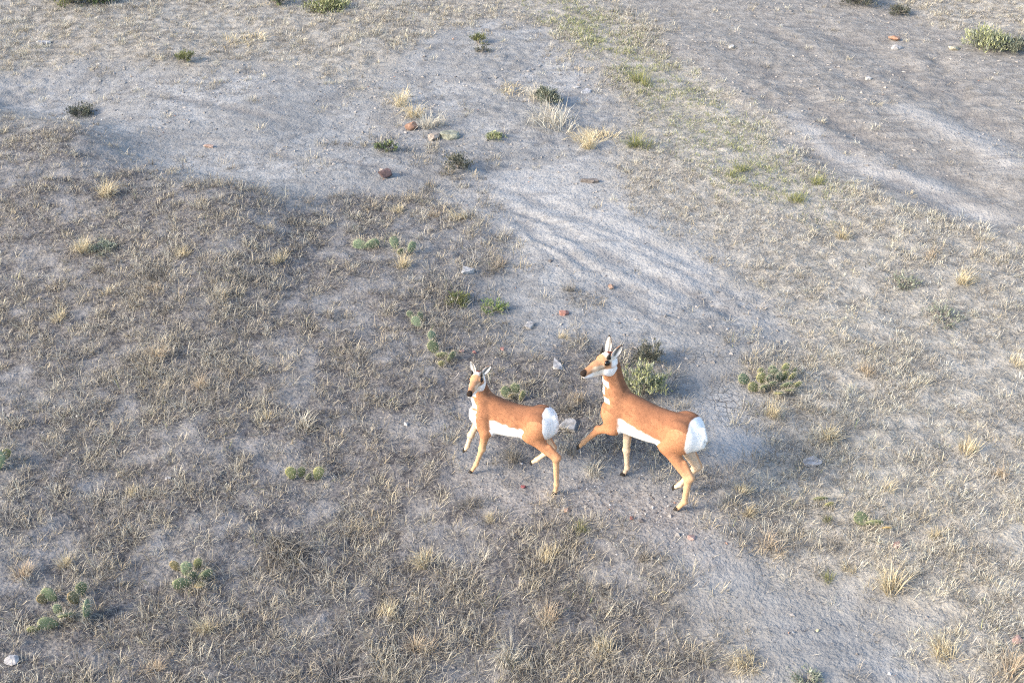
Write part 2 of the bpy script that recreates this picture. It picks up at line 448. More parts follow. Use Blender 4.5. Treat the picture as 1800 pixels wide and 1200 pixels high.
# ------------------------------------------------------------------ pronghorns
class Field:
    def __init__(self, lo, hi, h):
        self.h = h; self.lo = np.array(lo, float)
        n = np.ceil((np.array(hi) - self.lo) / h).astype(int) + 1
        self.ax = [self.lo[i] + h * np.arange(n[i]) for i in range(3)]
        self.f = np.full(n, .08); self.grp = np.zeros(n, np.int8); self.best = np.full(n, .08)
    def sub(self, lo, hi):
        sl = []
        for i in range(3):
            a = np.searchsorted(self.ax[i], lo[i] - .09); b = np.searchsorted(self.ax[i], hi[i] + .09)
            sl.append(slice(a, max(b, a)))
        g = np.meshgrid(*[self.ax[i][sl[i]] for i in range(3)], indexing='ij')
        return tuple(sl), g
    def put(self, sl, d, k, grp):
        a = self.f[sl]
        h = np.clip(k - np.abs(a - d), 0, None) / k
        self.f[sl] = np.minimum(a, d) - h * h * k * .25
        m = d < self.best[sl]
        self.best[sl] = np.where(m, d, self.best[sl]); self.grp[sl] = np.where(m, grp, self.grp[sl])
    def cone(self, a, b, ra, rb, k=.02, grp=0, flat=None):
        a = np.array(a, float); b = np.array(b, float); r = max(ra, rb)
        sl, g = self.sub(np.minimum(a, b) - r, np.maximum(a, b) + r)
        d = b - a; L2 = d @ d
        q = [g[i] - a[i] for i in range(3)]
        t = np.clip((q[0] * d[0] + q[1] * d[1] + q[2] * d[2]) / L2, 0, 1)
        dist = np.sqrt(sum((q[i] - t * d[i]) ** 2 for i in range(3)))
        self.put(sl, dist - (ra + (rb - ra) * t), k, grp)
    def ell(self, c, r, k=.03, grp=0, M=None):
        c = np.array(c, float); r = np.array(r, float)
        e = np.full(3, r.max()) if M is not None else r
        sl, g = self.sub(c - e, c + e)
        q = [g[i] - c[i] for i in range(3)]
        if M is not None:
            q = [M[i][0] * q[0] + M[i][1] * q[1] + M[i][2] * q[2] for i in range(3)]
        k0 = np.sqrt(sum((q[i] / r[i]) ** 2 for i in range(3)))
        k1 = np.sqrt(sum((q[i] / r[i] ** 2) ** 2 for i in range(3))) + 1e-9
        self.put(sl, k0 * (k0 - 1) / k1, k, grp)
    def carve(self, c, r, k):
        c = np.array(c, float); r = np.array(r, float); sl, g = self.sub(c - r, c + r)
        q = [g[i] - c[i] for i in range(3)]
        k0 = np.sqrt(sum((q[i] / r[i]) ** 2 for i in range(3))); k1 = np.sqrt(sum((q[i] / r[i] ** 2) ** 2 for i in range(3))) + 1e-9
        d = -k0 * (k0 - 1) / k1; a = self.f[sl]
        h = np.clip(k - np.abs(a - d), 0, None) / k
        self.f[sl] = np.maximum(a, d) + h * h * k * .25
    def loft(self, rings, k=.03, grp=0):
        R_ = np.array(sorted(rings)); xs = R_[:, 0]
        fine = np.linspace(xs[0], xs[-1], 200)
        prof = []
        for j in (1, 2, 3):                      # smoothed interpolation of top, bottom, half width
            v = np.interp(fine, xs, R_[:, j]); ker = np.hanning(23); ker /= ker.sum()
            prof.append(np.convolve(np.pad(v, 11, mode='edge'), ker, 'valid'))
        sl, g = self.sub((xs[0], -R_[:, 3].max(), R_[:, 2].min()), (xs[-1], R_[:, 3].max(), R_[:, 1].max()))
        xc = np.clip(g[0], xs[0], xs[-1])
        top, bot, hw = [np.interp(xc, fine, p) for p in prof]
        c = (top + bot) / 2; hh = (top - bot) / 2
        v = (g[2] - c) / hh
        hwz = hw * (1 + .10 * np.clip(-v, -1, 1))     # deeper, rounder below
        rho = np.sqrt((g[1] / hwz) ** 2 + v ** 2)
        d = (rho - 1) * np.minimum(hw, hh)
        d = np.where(g[0] != xc, np.sqrt(np.clip(d, 0, None) ** 2 + (g[0] - xc) ** 2), d)
        self.put(sl, d, k, grp)
    def mesh(self):
        f = self.f; h = self.h; n = np.array(f.shape)
        c = n - 1
        s = f < 0
        cs = [s[i:i + c[0], j:j + c[1], k:k + c[2]] for i in (0, 1) for j in (0, 1) for k in (0, 1)]
        tot = sum(x.astype(np.int8) for x in cs)
        act = np.argwhere((tot > 0) & (tot < 8))
        vid = np.full(c, -1, np.int32); vid[tuple(act.T)] = np.arange(len(act))
        acc = np.zeros((len(act), 3)); cnt = np.zeros(len(act))
        corners = [(i, j, k) for i in (0, 1) for j in (0, 1) for k in (0, 1)]
        for a in range(8):
            for b in range(a + 1, 8):
                ca, cb = np.array(corners[a]), np.array(corners[b])
                if np.abs(ca - cb).sum() != 1: continue
                fa = f[tuple((act + ca).T)]; fb_ = f[tuple((act + cb).T)]
                m = (fa < 0) != (fb_ < 0)
                t = np.where(m, fa / (fa - fb_ + 1e-12 * (fa == fb_)), 0)
                acc += np.where(m[:, None], ca + t[:, None] * (cb - ca), 0); cnt += m
        verts = self.lo + (act + acc / cnt[:, None]) * h
        faces = []
        for axx in range(3):
            u, v = [(1, 2), (2, 0), (0, 1)][axx]
            sa = [slice(0, -1) if i == axx else slice(1, -1) for i in range(3)]
            sb = [slice(1, None) if i == axx else slice(1, -1) for i in range(3)]
            A = s[tuple(sa)]; B = s[tuple(sb)]
            for inside_first in (True, False):
                e = np.argwhere((A & ~B) if inside_first else (~A & B))
                off = np.array([0 if i == axx else 1 for i in range(3)])
                e = e + off
                du = np.zeros(3, int); dv = np.zeros(3, int); du[u] = 1; dv[v] = 1
                q = [vid[tuple((e - du - dv).T)], vid[tuple((e - dv).T)], vid[tuple(e.T)], vid[tuple((e - du).T)]]
                if not inside_first: q = q[::-1]
                faces.append(np.stack(q, 1))
        faces = np.concatenate(faces)
        g = self.grp[tuple(act.T)]
        return verts, faces, g

def smooth_mesh(v, f, it=2):
    e = np.concatenate([f[:, [0, 1]], f[:, [1, 2]], f[:, [2, 3]], f[:, [3, 0]]])
    for _ in range(it):
        acc = np.zeros_like(v); cnt = np.zeros(len(v))
        for i in range(3):
            acc[:, i] = np.bincount(e[:, 0], v[e[:, 1], i], len(v)) + np.bincount(e[:, 1], v[e[:, 0], i], len(v))
        cnt = np.bincount(e[:, 0], minlength=len(v)) + np.bincount(e[:, 1], minlength=len(v))
        v = v * .5 + acc / cnt[:, None] * .5
    return v

def vert_normals(v, f):
    n = np.cross(v[f[:, 2]] - v[f[:, 0]], v[f[:, 3]] - v[f[:, 1]])
    out = np.zeros_like(v)
    for k in range(4):
        for i in range(3): out[:, i] += np.bincount(f[:, k], n[:, i], len(v))
    return out / (np.linalg.norm(out, axis=1)[:, None] + 1e-12)

def nz3(v, f, s=0):
    return (vnoise(v[:, 0] * f + v[:, 1] * f * .7, v[:, 2] * f - v[:, 1] * f * .6, s) - .5) * 2

TAN = np.array((.43, .205, .108)); TAN_D = np.array((.235, .110, .062)); LEGC = np.array((.60, .375, .215)); WHITE = np.array((.86, .85, .83))
DARK = np.array((.03, .022, .018)); REDB = np.array((.24, .062, .03)); PALEC = np.array((.66, .55, .42))

def blend(c, mask, col):
    return c * (1 - mask[:, None]) + col * mask[:, None]

def pronghorn(sp):
    phi = sp['phi']; ca, sa = math.cos(phi), math.sin(phi)
    root = empty('pronghorn', sp['root'], math.atan2(sa, -ca))
    tag(root, sp['label'], 'pronghorn', 'pronghorns trotting across the grassland')
    def dloc(psi, dl):                         # a direction given in the place, turned into the animal's own axes
        w = np.array([-math.cos(psi) * math.cos(dl), -math.sin(psi) * math.cos(dl), -math.sin(dl)])
        return np.array([w[0] * -ca + w[1] * sa, w[0] * -sa + w[1] * -ca, w[2]])
    hf = dloc(sp['head_yaw'], sp['head_dip']); hl = np.cross((0, 0, 1), hf); hl /= np.linalg.norm(hl); hu = np.cross(hf, hl)
    HM = np.array([hf, hl, hu]); ho = np.array(sp['head']); hs = sp['hscale']
    def H(x, y, z): return ho + (hf * x + hl * y + hu * z) * hs
    T = sp['trunk']; xs = [r[0] for r in T]
    fld = Field((min(xs) - .12, -.30, -.03), (max(max(xs), *(p[0] for L in sp['legs'] for p in L['p']), H(.3, 0, 0)[0]) + .08, max(.32, H(.3, 0, 0)[1] + .1), H(0, 0, .15)[2] + .06), sp['vox'])
    b = sp['bulk']
    fld.loft(T, .03, 0)
    # shoulders and haunches
    for y in (1, -1):
        s0 = sp['shoulder']; fld.ell((s0[0], y * s0[1] * .80, s0[2]), (.090 * b, .055 * b, .165 * b), .030, 0)
        r0 = sp['haunch']; fld.ell((r0[0], y * r0[1] * .82, r0[2]), (.135 * b, .065 * b, .165 * b), .035, 0)
    # neck
    nk = sp['neck']
    for i in range(len(nk) - 1):
        fld.cone(nk[i][:3], nk[i + 1][:3], nk[i][3], nk[i + 1][3], .05, 1)
    # head: cranium, brow, muzzle, jaw, nose pad, cheeks, eye sockets
    fld.ell(H(.035, 0, .008), np.array((.078, .055, .072)) * hs, .02, 2, HM)
    fld.cone(H(.06, 0, .022), H(.15, 0, .002), .050 * hs, .034 * hs, .03, 2)
    fld.cone(H(.15, 0, .002), H(.250, 0, -.026), .034 * hs, .024 * hs, .02, 2)
    fld.cone(H(.035, 0, -.060), H(.15, 0, -.054), .043 * hs, .029 * hs, .035, 2)
    fld.cone(H(.15, 0, -.054), H(.240, 0, -.054), .029 * hs, .0185 * hs, .02, 2)
    fld.ell(H(.254, 0, -.030), np.array((.020, .023, .021)) * hs, .014, 2, HM)
    for y in (1, -1):
        fld.ell(H(.045, y * .034, -.045), np.array((.055, .026, .052)) * hs, .02, 2, HM)
        fld.ell(H(.074, y * .043, .030), np.array((.030, .019, .022)) * hs, .014, 2, HM)
        fld.ell(H(.258, y * .014, -.022), np.array((.012, .009, .009)) * hs, .008, 2, HM)
    fld.cone(nk[-1][:3], H(.02, 0, -.02), nk[-1][3], .05 * hs, .04, 1)
    # legs
    for li, L in enumerate(sp['legs']):
        p, r = L['p'], L['r']
        for i in range(len(p) - 1):
            fld.cone(p[i], p[i + 1], r[i], r[i + 1], .07 if i == 0 else (.035 if i == 1 else .018), 3 + li)
        for i in (2, 3):                                    # knee or hock, then fetlock stand out a little
            fld.ell(p[i], np.array((1.18, .95, 1.25)) * r[i] * 1.05, .012, 3 + li)
        if L['hind']:                                       # point of the hock and the tendon up to the thigh
            k0 = np.array(p[2]); up = np.array(p[1]) - k0; up /= np.linalg.norm(up)
            back = np.array((-.8, 0, .5)) * r[2] * 1.3
            fld.cone(k0 + back * .8, k0 + up * .16 * b + np.array((-.055, 0, .03)) * b, r[2] * .6, .018, .03, 3 + li)
    # short tail inside the rump patch
    tl = sp['tail']; fld.cone(tl, (tl[0] - .035 * b, 0, tl[2] - .09 * b), .022 * b, .014 * b, .02, 0)
    # hollows: flank in front of the haunch, groove behind the shoulder, base of the neck
    r0, s0 = sp['haunch'], sp['shoulder']; hwm = max(r[3] for r in T)
    for y in (1, -1):
        fld.carve((r0[0] + .165 * b, y * (hwm + .018 * b), r0[2] + .035 * b), (.060 * b, .034 * b, .075 * b), .035)
        fld.carve((s0[0] - .125 * b, y * (hwm + .020 * b), s0[2] - .05 * b), (.032 * b, .032 * b, .14 * b), .03)
        fld.carve((s0[0] + .075 * b, y * .128 * b, s0[2] + .10 * b), (.035 * b, .030 * b, .08 * b), .03)
    v, f, g = fld.mesh(); v = smooth_mesh(v, f, 2); n = vert_normals(v, f)
    # ---- coat colours, from the animal's own anatomy
    x, y, z = v.T
    w1 = nz3(v, 28, 3); w2 = nz3(v, 70, 9); w3 = nz3(v, 9, 15)
    c = np.tile(TAN, (len(v), 1)) * (1 + .10 * w3 + .07 * w2)[:, None]
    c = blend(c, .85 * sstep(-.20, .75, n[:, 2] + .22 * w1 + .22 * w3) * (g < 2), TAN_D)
    # mane along the nape
    nkx = np.interp(z, [q[2] for q in nk], [q[0] for q in nk]); nky = np.interp(z, [q[2] for q in nk], [q[1] for q in nk]); nkr = np.interp(z, [q[2] for q in nk], [q[3] for q in nk])
    fr_ = (x - nkx) / nkr
    isneck = (g == 1)
    c = blend(c, .6 * isneck * sstep(.45, .95, -fr_ + .1 * w1) * (np.abs(y - nky) < .045 * b), TAN_D * .7)
    # legs pale towards the hoof and on the inner side
    leg = g >= 3
    kz = sp['leg_pale']
    c = blend(c, leg * sstep(kz + .16, kz - .10, z + .02 * w1), LEGC * 1.0)
    for li, L in enumerate(sp['legs']):
        side = np.sign(L['p'][2][1])
        c = blend(c, .75 * (g == 3 + li) * sstep(.35, .85, -side * n[:, 1]), PALEC)
    # belly and flank patch
    bl = sp['belly']; xa, za, xb, zb = bl
    line = zb + (x - xb) / (xa - xb) * (za - zb)
    bm = sstep(.012, -.012, z - line - .010 * w1) * sstep(xb - .03, xb + .02, x + .008 * w1) * sstep(xa + .012, xa - .012, x + .008 * w1 + .2 * np.clip(z - line + .10, -1, 0)) * (g < 1)
    c = blend(c, bm, WHITE)
    c = blend(c, (g == 0) * sstep(-.75, -.95, n[:, 2]) * .9, WHITE)
    # neck bands and chest
    for z0, z1, fmin, curve in sp['bands']:
        zz = z + curve * np.abs(y - nky) + .006 * w1
        bmk = (g != 2) * sstep(z0 - .010, z0 + .006, zz) * sstep(z1 + .010, z1 - .006, zz) * sstep(fmin - .10, fmin + .08, fr_ + .05 * w1) * (x > sp['chest_x'])
        c = blend(c, bmk, WHITE)
    # rump patch
    rc, rr = sp['rump']
    e = np.sqrt(((x - rc[0]) / rr[0]) ** 2 + (y / rr[1]) ** 2 + ((z - rc[2]) / rr[2]) ** 2) + .03 * w1
    rump = sstep(1.04, .97, e) * ((g == 0) | (leg & (z > rc[2] - rr[2])))
    edge = sstep(1.20, 1.05, e) * sstep(.5, .9, n[:, 2]) * (g == 0)
    c = blend(c, .5 * edge, TAN_D * .7)
    c = blend(c, rump, WHITE)
    # face
    q = (v - ho) @ HM.T / hs; qx, qy, qz = q.T
    hd = g == 2
    c = blend(c, hd * 1.0 * sstep(-.02, .03, qx) * .45, LEGC * .9)
    low = -.022 - .12 * np.clip(qx - .13, 0, 1) + .10 * np.clip(.05 - qx, 0, 1)
    c = blend(c, hd * sstep(.006, -.006, qz - low + .004 * w1) * sstep(-.07, -.05, qx), WHITE)
    c = blend(c, hd * sstep(.055, .030, qx) * sstep(-.045, -.01, qx) * sstep(.018, .03, np.abs(qy)) * sstep(-.03, .0, qz), WHITE)      # behind the eye, below the ear
    c = blend(c, hd * sstep(.086, .060, qx) * sstep(.02, .034, qz) * sstep(.040, .026, np.abs(qy)) * sstep(.03, .05, qx), WHITE * .9)
    c = blend(c, hd * sstep(-.055, -.03, qx) * sstep(.048, .032, qx) * sstep(.030, .042, qz) * sstep(.038, .026, np.abs(qy)), REDB)
    c = blend(c, .30 * hd * sstep(.13, .20, qx) * sstep(-.012, .004, qz + .09 * (qx - .15)) * sstep(.026, .014, np.abs(qy)), TAN_D * .75)
    c = blend(c, hd * sstep(.244, .252, qx - .6 * np.clip(-.026 - qz, -.02, 1)) * sstep(-.045, -.037, qz), DARK)
    c = blend(c, hd * sstep(.027, .020, np.sqrt((qx - .079) ** 2 + (qz - .030) ** 2)) * (np.abs(qy) > .03), DARK)
    c = blend(c, hd * sstep(.018, .008, np.hypot(qx - .062, qz - .060)) * sstep(.022, .030, np.abs(qy)), DARK)
    c = blend(c, .75 * hd * sstep(.085, .11, qx) * sstep(.215, .17, qx) * sstep(.012, .020, np.abs(qy) - .10 * (qx - .1)) * sstep(.026, .012, qz), PALEC * 1.1)       # pale cheek beside the tan bridge
    c = blend(c, .8 * hd * sstep(.085, .060, qx) * sstep(.03, .042, qz) * sstep(.012, .022, np.abs(qy)), PALEC * 1.15)
    c = blend(c, .7 * hd * sstep(.0075, .004, np.abs(qz + .012 + .35 * (qx - .10))) * sstep(.07, .085, qx) * sstep(.155, .13, qx) * (np.abs(qy) > .02), DARK * 3)      # dark streak below the eye
    c = np.clip(c, .01, .9)
    mobj('body', mesh_from('body', v, f, M_COAT, c), root)
    # ---- short hair over the coat, longer and flared on the rump
    area = np.linalg.norm(np.cross(v[f[:, 2]] - v[f[:, 0]], v[f[:, 3]] - v[f[:, 1]]), axis=1)
    nh = 46000
    fi = rng.choice(len(f), nh, p=area / area.sum())
    vi = f[fi, rng.integers(0, 4, nh)]
    base = v[f[fi]].mean(1) + rng.normal(0, .002, (nh, 3)); nn = n[vi]
    flow = np.where((g[vi] >= 3)[:, None], (-.12, 0, -1.), np.where((g[vi] == 1)[:, None], (-.35, 0, -1.), (-1., 0, -.35)))
    flow = np.where((g[vi] == 2)[:, None], -hf, flow)
    rp = rump[vi] > .5
    flow = np.where(rp[:, None], np.stack([np.full(nh, -.5), np.sign(y[vi]) * .35, (z[vi] - rc[2]) * 3], 1), flow) + rng.normal(0, .22, (nh, 3))
    flow -= nn * (flow * nn).sum(1)[:, None]; flow /= np.linalg.norm(flow, axis=1)[:, None] + 1e-9
    ln = rng.uniform(.008, .015, nh) * np.where(g[vi] >= 2, .55, 1.0) * np.where(rp, 1.35, 1)
    lift = np.where(rp, rng.uniform(.06, .26, nh), rng.uniform(.04, .16, nh))
    keep = ~((g[vi] == 2) & (q[vi, 0] > .22)) & (rng.random(nh) < np.where(rp, .55, .30))
    keep &= np.linalg.norm(q[vi] - np.array((.078, 0, .030)) - np.stack([np.zeros(nh), np.sign(q[vi, 1]) * .05, np.zeros(nh)], 1), axis=1) > .035
    tip = base + (flow + nn * lift[:, None]) * ln[:, None]; base = base - nn * .002
    side = np.cross(nn, flow) * np.where(rp, .0030, .0018)[:, None]
    hv = np.stack([base + side, base - side, tip], 1)[keep].reshape(-1, 3)
    hc = np.repeat(np.clip(c[vi] * np.where(rp, rng.uniform(.97, 1.07, nh), rng.uniform(.88, 1.14, nh))[:, None], .005, .92)[keep], 3, 0)
    hm = mesh_from('coat_hair', hv, np.arange(len(hv)).reshape(-1, 3), M_HAIR, hc)
    hm.normals_split_custom_set_from_vertices(np.repeat(nn[keep], 3, 0).tolist())
    mobj('coat_hair', hm, root)
    # ---- ears
    for sgn, yaw, pit in ((1, sp['ear_n'][0], sp['ear_n'][1]), (-1, sp['ear_f'][0], sp['ear_f'][1])):
        L_, W_ = .158 * hs * sp['ear'], .034 * hs * sp['ear']
        ev, ec = [], []
        nu, nv = 13, 9
        for layer in (0, 1):
            for i in range(nu):
                t = i / (nu - 1)
                w = W_ * (math.sin(math.pi * min(1, (t * .93 + .07)) ** .75) ** .8 * .98 + .02) * (1 if t < .97 else .5)
                for j in range(nv):
                    s = j / (nv - 1) * 2 - 1
                    cup = .022 * hs * (1 - s * s) * math.sin(math.pi * min(1, t * .9 + .1)) ** .7
                    th = .0035 * hs * (1 if layer else -1)
                    ev.append((t * L_, s * w, -cup + th + .012 * hs * t * t))
                    rim = (abs(s) > .80) or t > .90
                    if layer: col = DARK * 1.5 if (rim and (t > .6 or s * sgn < 0)) or t > .92 else (WHITE * .82 if abs(s) < .85 else WHITE * .7)
                    else: col = DARK * 2 if t > .84 else TAN * .9 + PALEC * .1
                    if layer and abs(s) < .42 and .08 < t < .8: col = col * (.22 + .5 * abs(s))
                    ec.append(col)
        fa = []
        for layer in (0, 1):
            o = layer * nu * nv
            for i in range(nu - 1):
                for j in range(nv - 1):
                    qd = [o + i * nv + j, o + i * nv + j + 1, o + (i + 1) * nv + j + 1, o + (i + 1) * nv + j]
                    fa.append(qd if layer == 0 else qd[::-1])
        for i in range(nu - 1):
            for j in (0, nv - 1):
                a0 = i * nv + j; b0 = nu * nv + a0
                fa.append([a0, a0 + nv, b0 + nv, b0] if j == 0 else [a0 + nv, a0, b0, b0 + nv])
        for j in range(nv - 1):
            a0 = (nu - 1) * nv + j; b0 = nu * nv + a0
            fa.append([a0, a0 + 1, b0 + 1, b0])
        # ear axis up and out; inner face towards the direction 'open'
        axis_ = hu * math.cos(pit) * 1.0 + hl * sgn * math.sin(pit) - hf * sp['ear_back']
        axis_ /= np.linalg.norm(axis_)
        op = hf * math.cos(yaw) + hl * sgn * math.sin(yaw); op -= axis_ * (op @ axis_); op /= np.linalg.norm(op)
        sd = np.cross(op, axis_)
        E_ = np.array(ev) @ np.array([axis_, sd, op]) + H(.012, sgn * .040, .048)
        mobj('ear', mesh_from('ear', E_, np.array(fa), M_HAIR, np.array(ec)), root)
    # ---- eyes, horns
    for sgn in (1, -1):
        uu, ww = np.meshgrid(np.linspace(0, 2 * np.pi, 17)[:-1], np.linspace(0, np.pi, 10), indexing='ij')
        sv = np.stack([np.sin(ww) * np.cos(uu), np.sin(ww) * np.sin(uu), np.cos(ww)], -1).reshape(-1, 3)
        sf = [[(i % 16) * 10 + j, ((i + 1) % 16) * 10 + j, ((i + 1) % 16) * 10 + j + 1, (i % 16) * 10 + j + 1] for i in range(16) for j in range(9)]
        mobj('eye', mesh_from('eye', (sv * np.array((.025, .018, .0215))) @ HM * hs + H(.078, sgn * .050, .030), np.array(sf), M_EYE), root)
        hv, hf_ = [], []
        for i in range(9):
            t = i / 8; rr_ = .0135 * (1 - t) ** .7 + .0015
            cx, cy, cz = .058 + .012 * t - .022 * t * t, .040 + .008 * t, .054 + sp['horn'] * t
            for j in range(10):
                a = j / 10 * 2 * math.pi; hv.append(H(cx + rr_ * 1.35 * math.cos(a), sgn * cy + rr_ * math.sin(a), cz))
                if i < 8: hf_.append([i * 10 + j, i * 10 + (j + 1) % 10, (i + 1) * 10 + (j + 1) % 10, (i + 1) * 10 + j])
        mobj('horn', mesh_from('horn', np.array(hv), np.array(hf_), M_HORN), root)
    # ---- cloven hooves
    for L in sp['legs']:
        a = np.array(L['p'][3], float); tip = np.array(L['p'][4], float)
        d = tip - a; d /= np.linalg.norm(d)
        toe = np.array((L.get('toe', 1.0), 0, L.get('toe_z', -.1))); toe /= np.linalg.norm(toe)
        vv, ff = [], []
        for sgn in (1, -1):
            o = len(vv)
            upz = np.cross(toe, (0, 1, 0)); upz = upz if upz[2] > 0 else -upz
            # rings from the coronet down to the sole: (forward, up, half length, half width)
            for fx, uz, hl_, hw_ in ((-.004, .034, .016, .0095), (.004, .018, .023, .0125), (.011, .0, .029, .0135)):
                for k in range(10):
                    an = k / 10 * 2 * math.pi
                    ca_, sa_ = math.cos(an), math.sin(an)
                    nar = 1 - .45 * max(0, ca_)
                    vv.append(tip + (toe * (fx + hl_ * ca_) + upz * (uz - .010) + np.array((0, 1, 0)) * (sgn * .0125 + hw_ * sa_ * nar)) * b)
            for i in range(2):
                for k in range(10): ff.append([o + i * 10 + k, o + i * 10 + (k + 1) % 10, o + i * 10 + 10 + (k + 1) % 10, o + i * 10 + 10 + k])
            for base_ in (o, o + 20):
                for k in range(1, 8, 2): ff.append([base_, base_ + k, base_ + k + 1, base_ + min(k + 2, 9)])
        mobj('hoof', mesh_from('hoof', np.array(vv), np.array(ff), M_HOOF, smooth=False), root)
    return root

def zf(xy): return float(hgt(xy[0], xy[1]))
large = dict(
    label='larger tan and white pronghorn with raised foreleg, head in profile to the left', phi=R(31.2), root=(LA[0], LA[1], zf(LA)), vox=.0058, bulk=1.0, hscale=1.18, ear=.92,
    trunk=[(.815, .79, .67, .03), (.795, .83, .63, .065), (.74, .92, .595, .105), (.66, .985, .58, .125), (.58, 1.0, .585, .135), (.45, .965, .585, .148), (.32, .935, .59, .152), (.20, .93, .605, .148), (.08, .94, .625, .140), (-.02, .94, .63, .132), (-.10, .905, .63, .110), (-.15, .86, .66, .075), (-.175, .80, .70, .035)],
    shoulder=(.655, .115, .79), haunch=(.03, .11, .77), tail=(-.15, 0, .865),
    neck=[(.655, 0, .85, .125), (.70, 0, .98, .100), (.728, .003, 1.10, .080), (.738, .01, 1.20, .066), (.742, .012, 1.25, .056)],
    head=(.738, .03, 1.300), head_yaw=R(33), head_dip=R(0),
    legs=[dict(hind=False, p=[(.68, .10, .78), (.655, .105, .655), (.80, .10, .575), (.942, .10, .385), (.985, .10, .315)], r=[.075, .056, .033, .0205, .019], toe=.6, toe_z=-.8),
          dict(hind=False, p=[(.66, -.09, .78), (.60, -.10, .60), (.606, -.10, .30), (.588, -.10, .10), (.615, -.10, .018)], r=[.075, .050, .030, .0205, .019]),
          dict(hind=True, p=[(.02, .075, .79), (.120, .100, .660), (-.098, .10, .39), (-.080, .10, .125), (-.020, .10, .018)], r=[.115, .074, .036, .024, .021]),
          dict(hind=True, p=[(.0, -.075, .79), (.09, -.10, .62), (-.085, -.10, .385), (.055, -.10, .125), (.105, -.10, .07)], r=[.115, .072, .035, .0225, .020], toe=.5, toe_z=-.9)],
    leg_pale=.44, belly=(.590, .805, .165, .705), chest_x=.55,
    bands=[(1.085, 1.13, -.05, .25), (.975, 1.04, .60, .0), (.860, .908, .20, -.35)],
    rump=((-.17, 0, .775), (.195, .20, .205)), ear_n=(R(65), R(20)), ear_f=(R(-12), R(4)), ear_back=.22, horn=.060)
small = dict(
    label='smaller tan and white pronghorn with its face turned towards the viewer', phi=R(22), root=(LB[0], LB[1], zf(LB)), vox=.0052, bulk=.85, hscale=.99, ear=.80,
    trunk=[(.885, .66, .56, .025), (.865, .69, .53, .055), (.81, .775, .49, .088), (.74, .845, .465, .106), (.66, .86, .465, .115), (.55, .83, .475, .125), (.44, .81, .485, .128), (.33, .815, .505, .123), (.24, .835, .525, .116), (.16, .84, .535, .108), (.11, .82, .545, .092), (.07, .775, .58, .062), (.048, .72, .63, .028)],
    shoulder=(.735, .10, .665), haunch=(.215, .095, .675), tail=(.075, 0, .775),
    neck=[(.735, 0, .72, .108), (.775, .0, .82, .083), (.795, .008, .91, .064), (.797, .015, .98, .054), (.797, .02, 1.02, .047)],
    head=(.785, .02, 1.035), head_yaw=R(72), head_dip=R(-2),
    legs=[dict(hind=False, p=[(.75, .08, .66), (.695, .09, .52), (.735, .09, .31), (.797, .09, .115), (.845, .09, .018)], r=[.064, .047, .028, .0185, .017]),
          dict(hind=False, p=[(.77, -.08, .65), (.835, -.09, .49), (.925, -.09, .29), (.962, -.09, .155), (.99, -.09, .095)], r=[.062, .044, .027, .0185, .017], toe=.6, toe_z=-.7),
          dict(hind=True, p=[(.205, .065, .69), (.262, .085, .590), (.018, .09, .405), (.008, .09, .115), (.018, .09, .018)], r=[.098, .064, .032, .020, .0185]),
          dict(hind=True, p=[(.18, -.065, .69), (.262, -.088, .545), (.125, -.09, .36), (.265, -.09, .195), (.315, -.09, .145)], r=[.098, .062, .031, .0195, .018], toe=.3, toe_z=-1)],
    leg_pale=.37, belly=(.645, .672, .315, .642), chest_x=.60,
    bands=[(.885, .93, .0, .2), (.735, .84, .35, .0), (.545, .715, .30, .1)],
    rump=((.045, 0, .712), (.155, .17, .190)), ear_n=(R(15), R(36)), ear_f=(R(5), R(20)), ear_back=.22, horn=.046)
pronghorn(large)
pronghorn(small)

# ------------------------------------------------------------------ grass
def blades(base, az, ln, lean, bend, wid, cb, ct, twist=None):
    """tapered blades with one bend: arrays in, (verts, tris, colours) out"""
    n = len(ln)
    def d(l): return np.stack([np.cos(az) * np.sin(l), np.sin(az) * np.sin(l), np.cos(l)], 1)
    mid = base + d(lean) * (ln * .52)[:, None]
    tip = mid + d(lean + bend) * (ln * .48)[:, None]
    tw = az + np.pi / 2 if twist is None else twist
    s = np.stack([np.cos(tw), np.sin(tw), np.zeros(n)], 1) * (wid / 2)[:, None]
    v = np.stack([base - s, base + s, mid - s * .8, mid + s * .8, tip], 1).reshape(-1, 3)
    o = (np.arange(n) * 5)[:, None]
    f = np.concatenate([o + [0, 1, 3], o + [0, 3, 2], o + [2, 3, 4]], 1).reshape(-1, 3)
    cm = cb * .35 + ct * .65
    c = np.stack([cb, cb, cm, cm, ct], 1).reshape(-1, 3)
    return v, f, c

def join(parts):
    vs_, fs_, cs_, o = [], [], [], 0
    for v, f, c in parts:
        vs_.append(v); fs_.append(f + o); cs_.append(c); o += len(v)
    return np.concatenate(vs_), np.concatenate(fs_), np.concatenate(cs_)

STRAW = np.array([(.80, .69, .45), (.72, .64, .46), (.86, .78, .60), (.62, .56, .44), (.72, .57, .33), (.52, .47, .38)])
DULL = np.array([(.24, .21, .18), (.15, .13, .115), (.34, .31, .27), (.09, .08, .072), (.19, .16, .125)])
STRAW = 1.10 * STRAW * .80 + 1.10 * STRAW.mean(1, keepdims=True) * .20; STRAW = STRAW.clip(0, .92)
DULL = DULL * .55 + DULL.mean(1, keepdims=True) * .45 * np.array((1.0, .97, 1.02))
GREENS = np.array([(.40, .44, .17), (.52, .54, .24), (.32, .39, .16), (.60, .58, .29)])

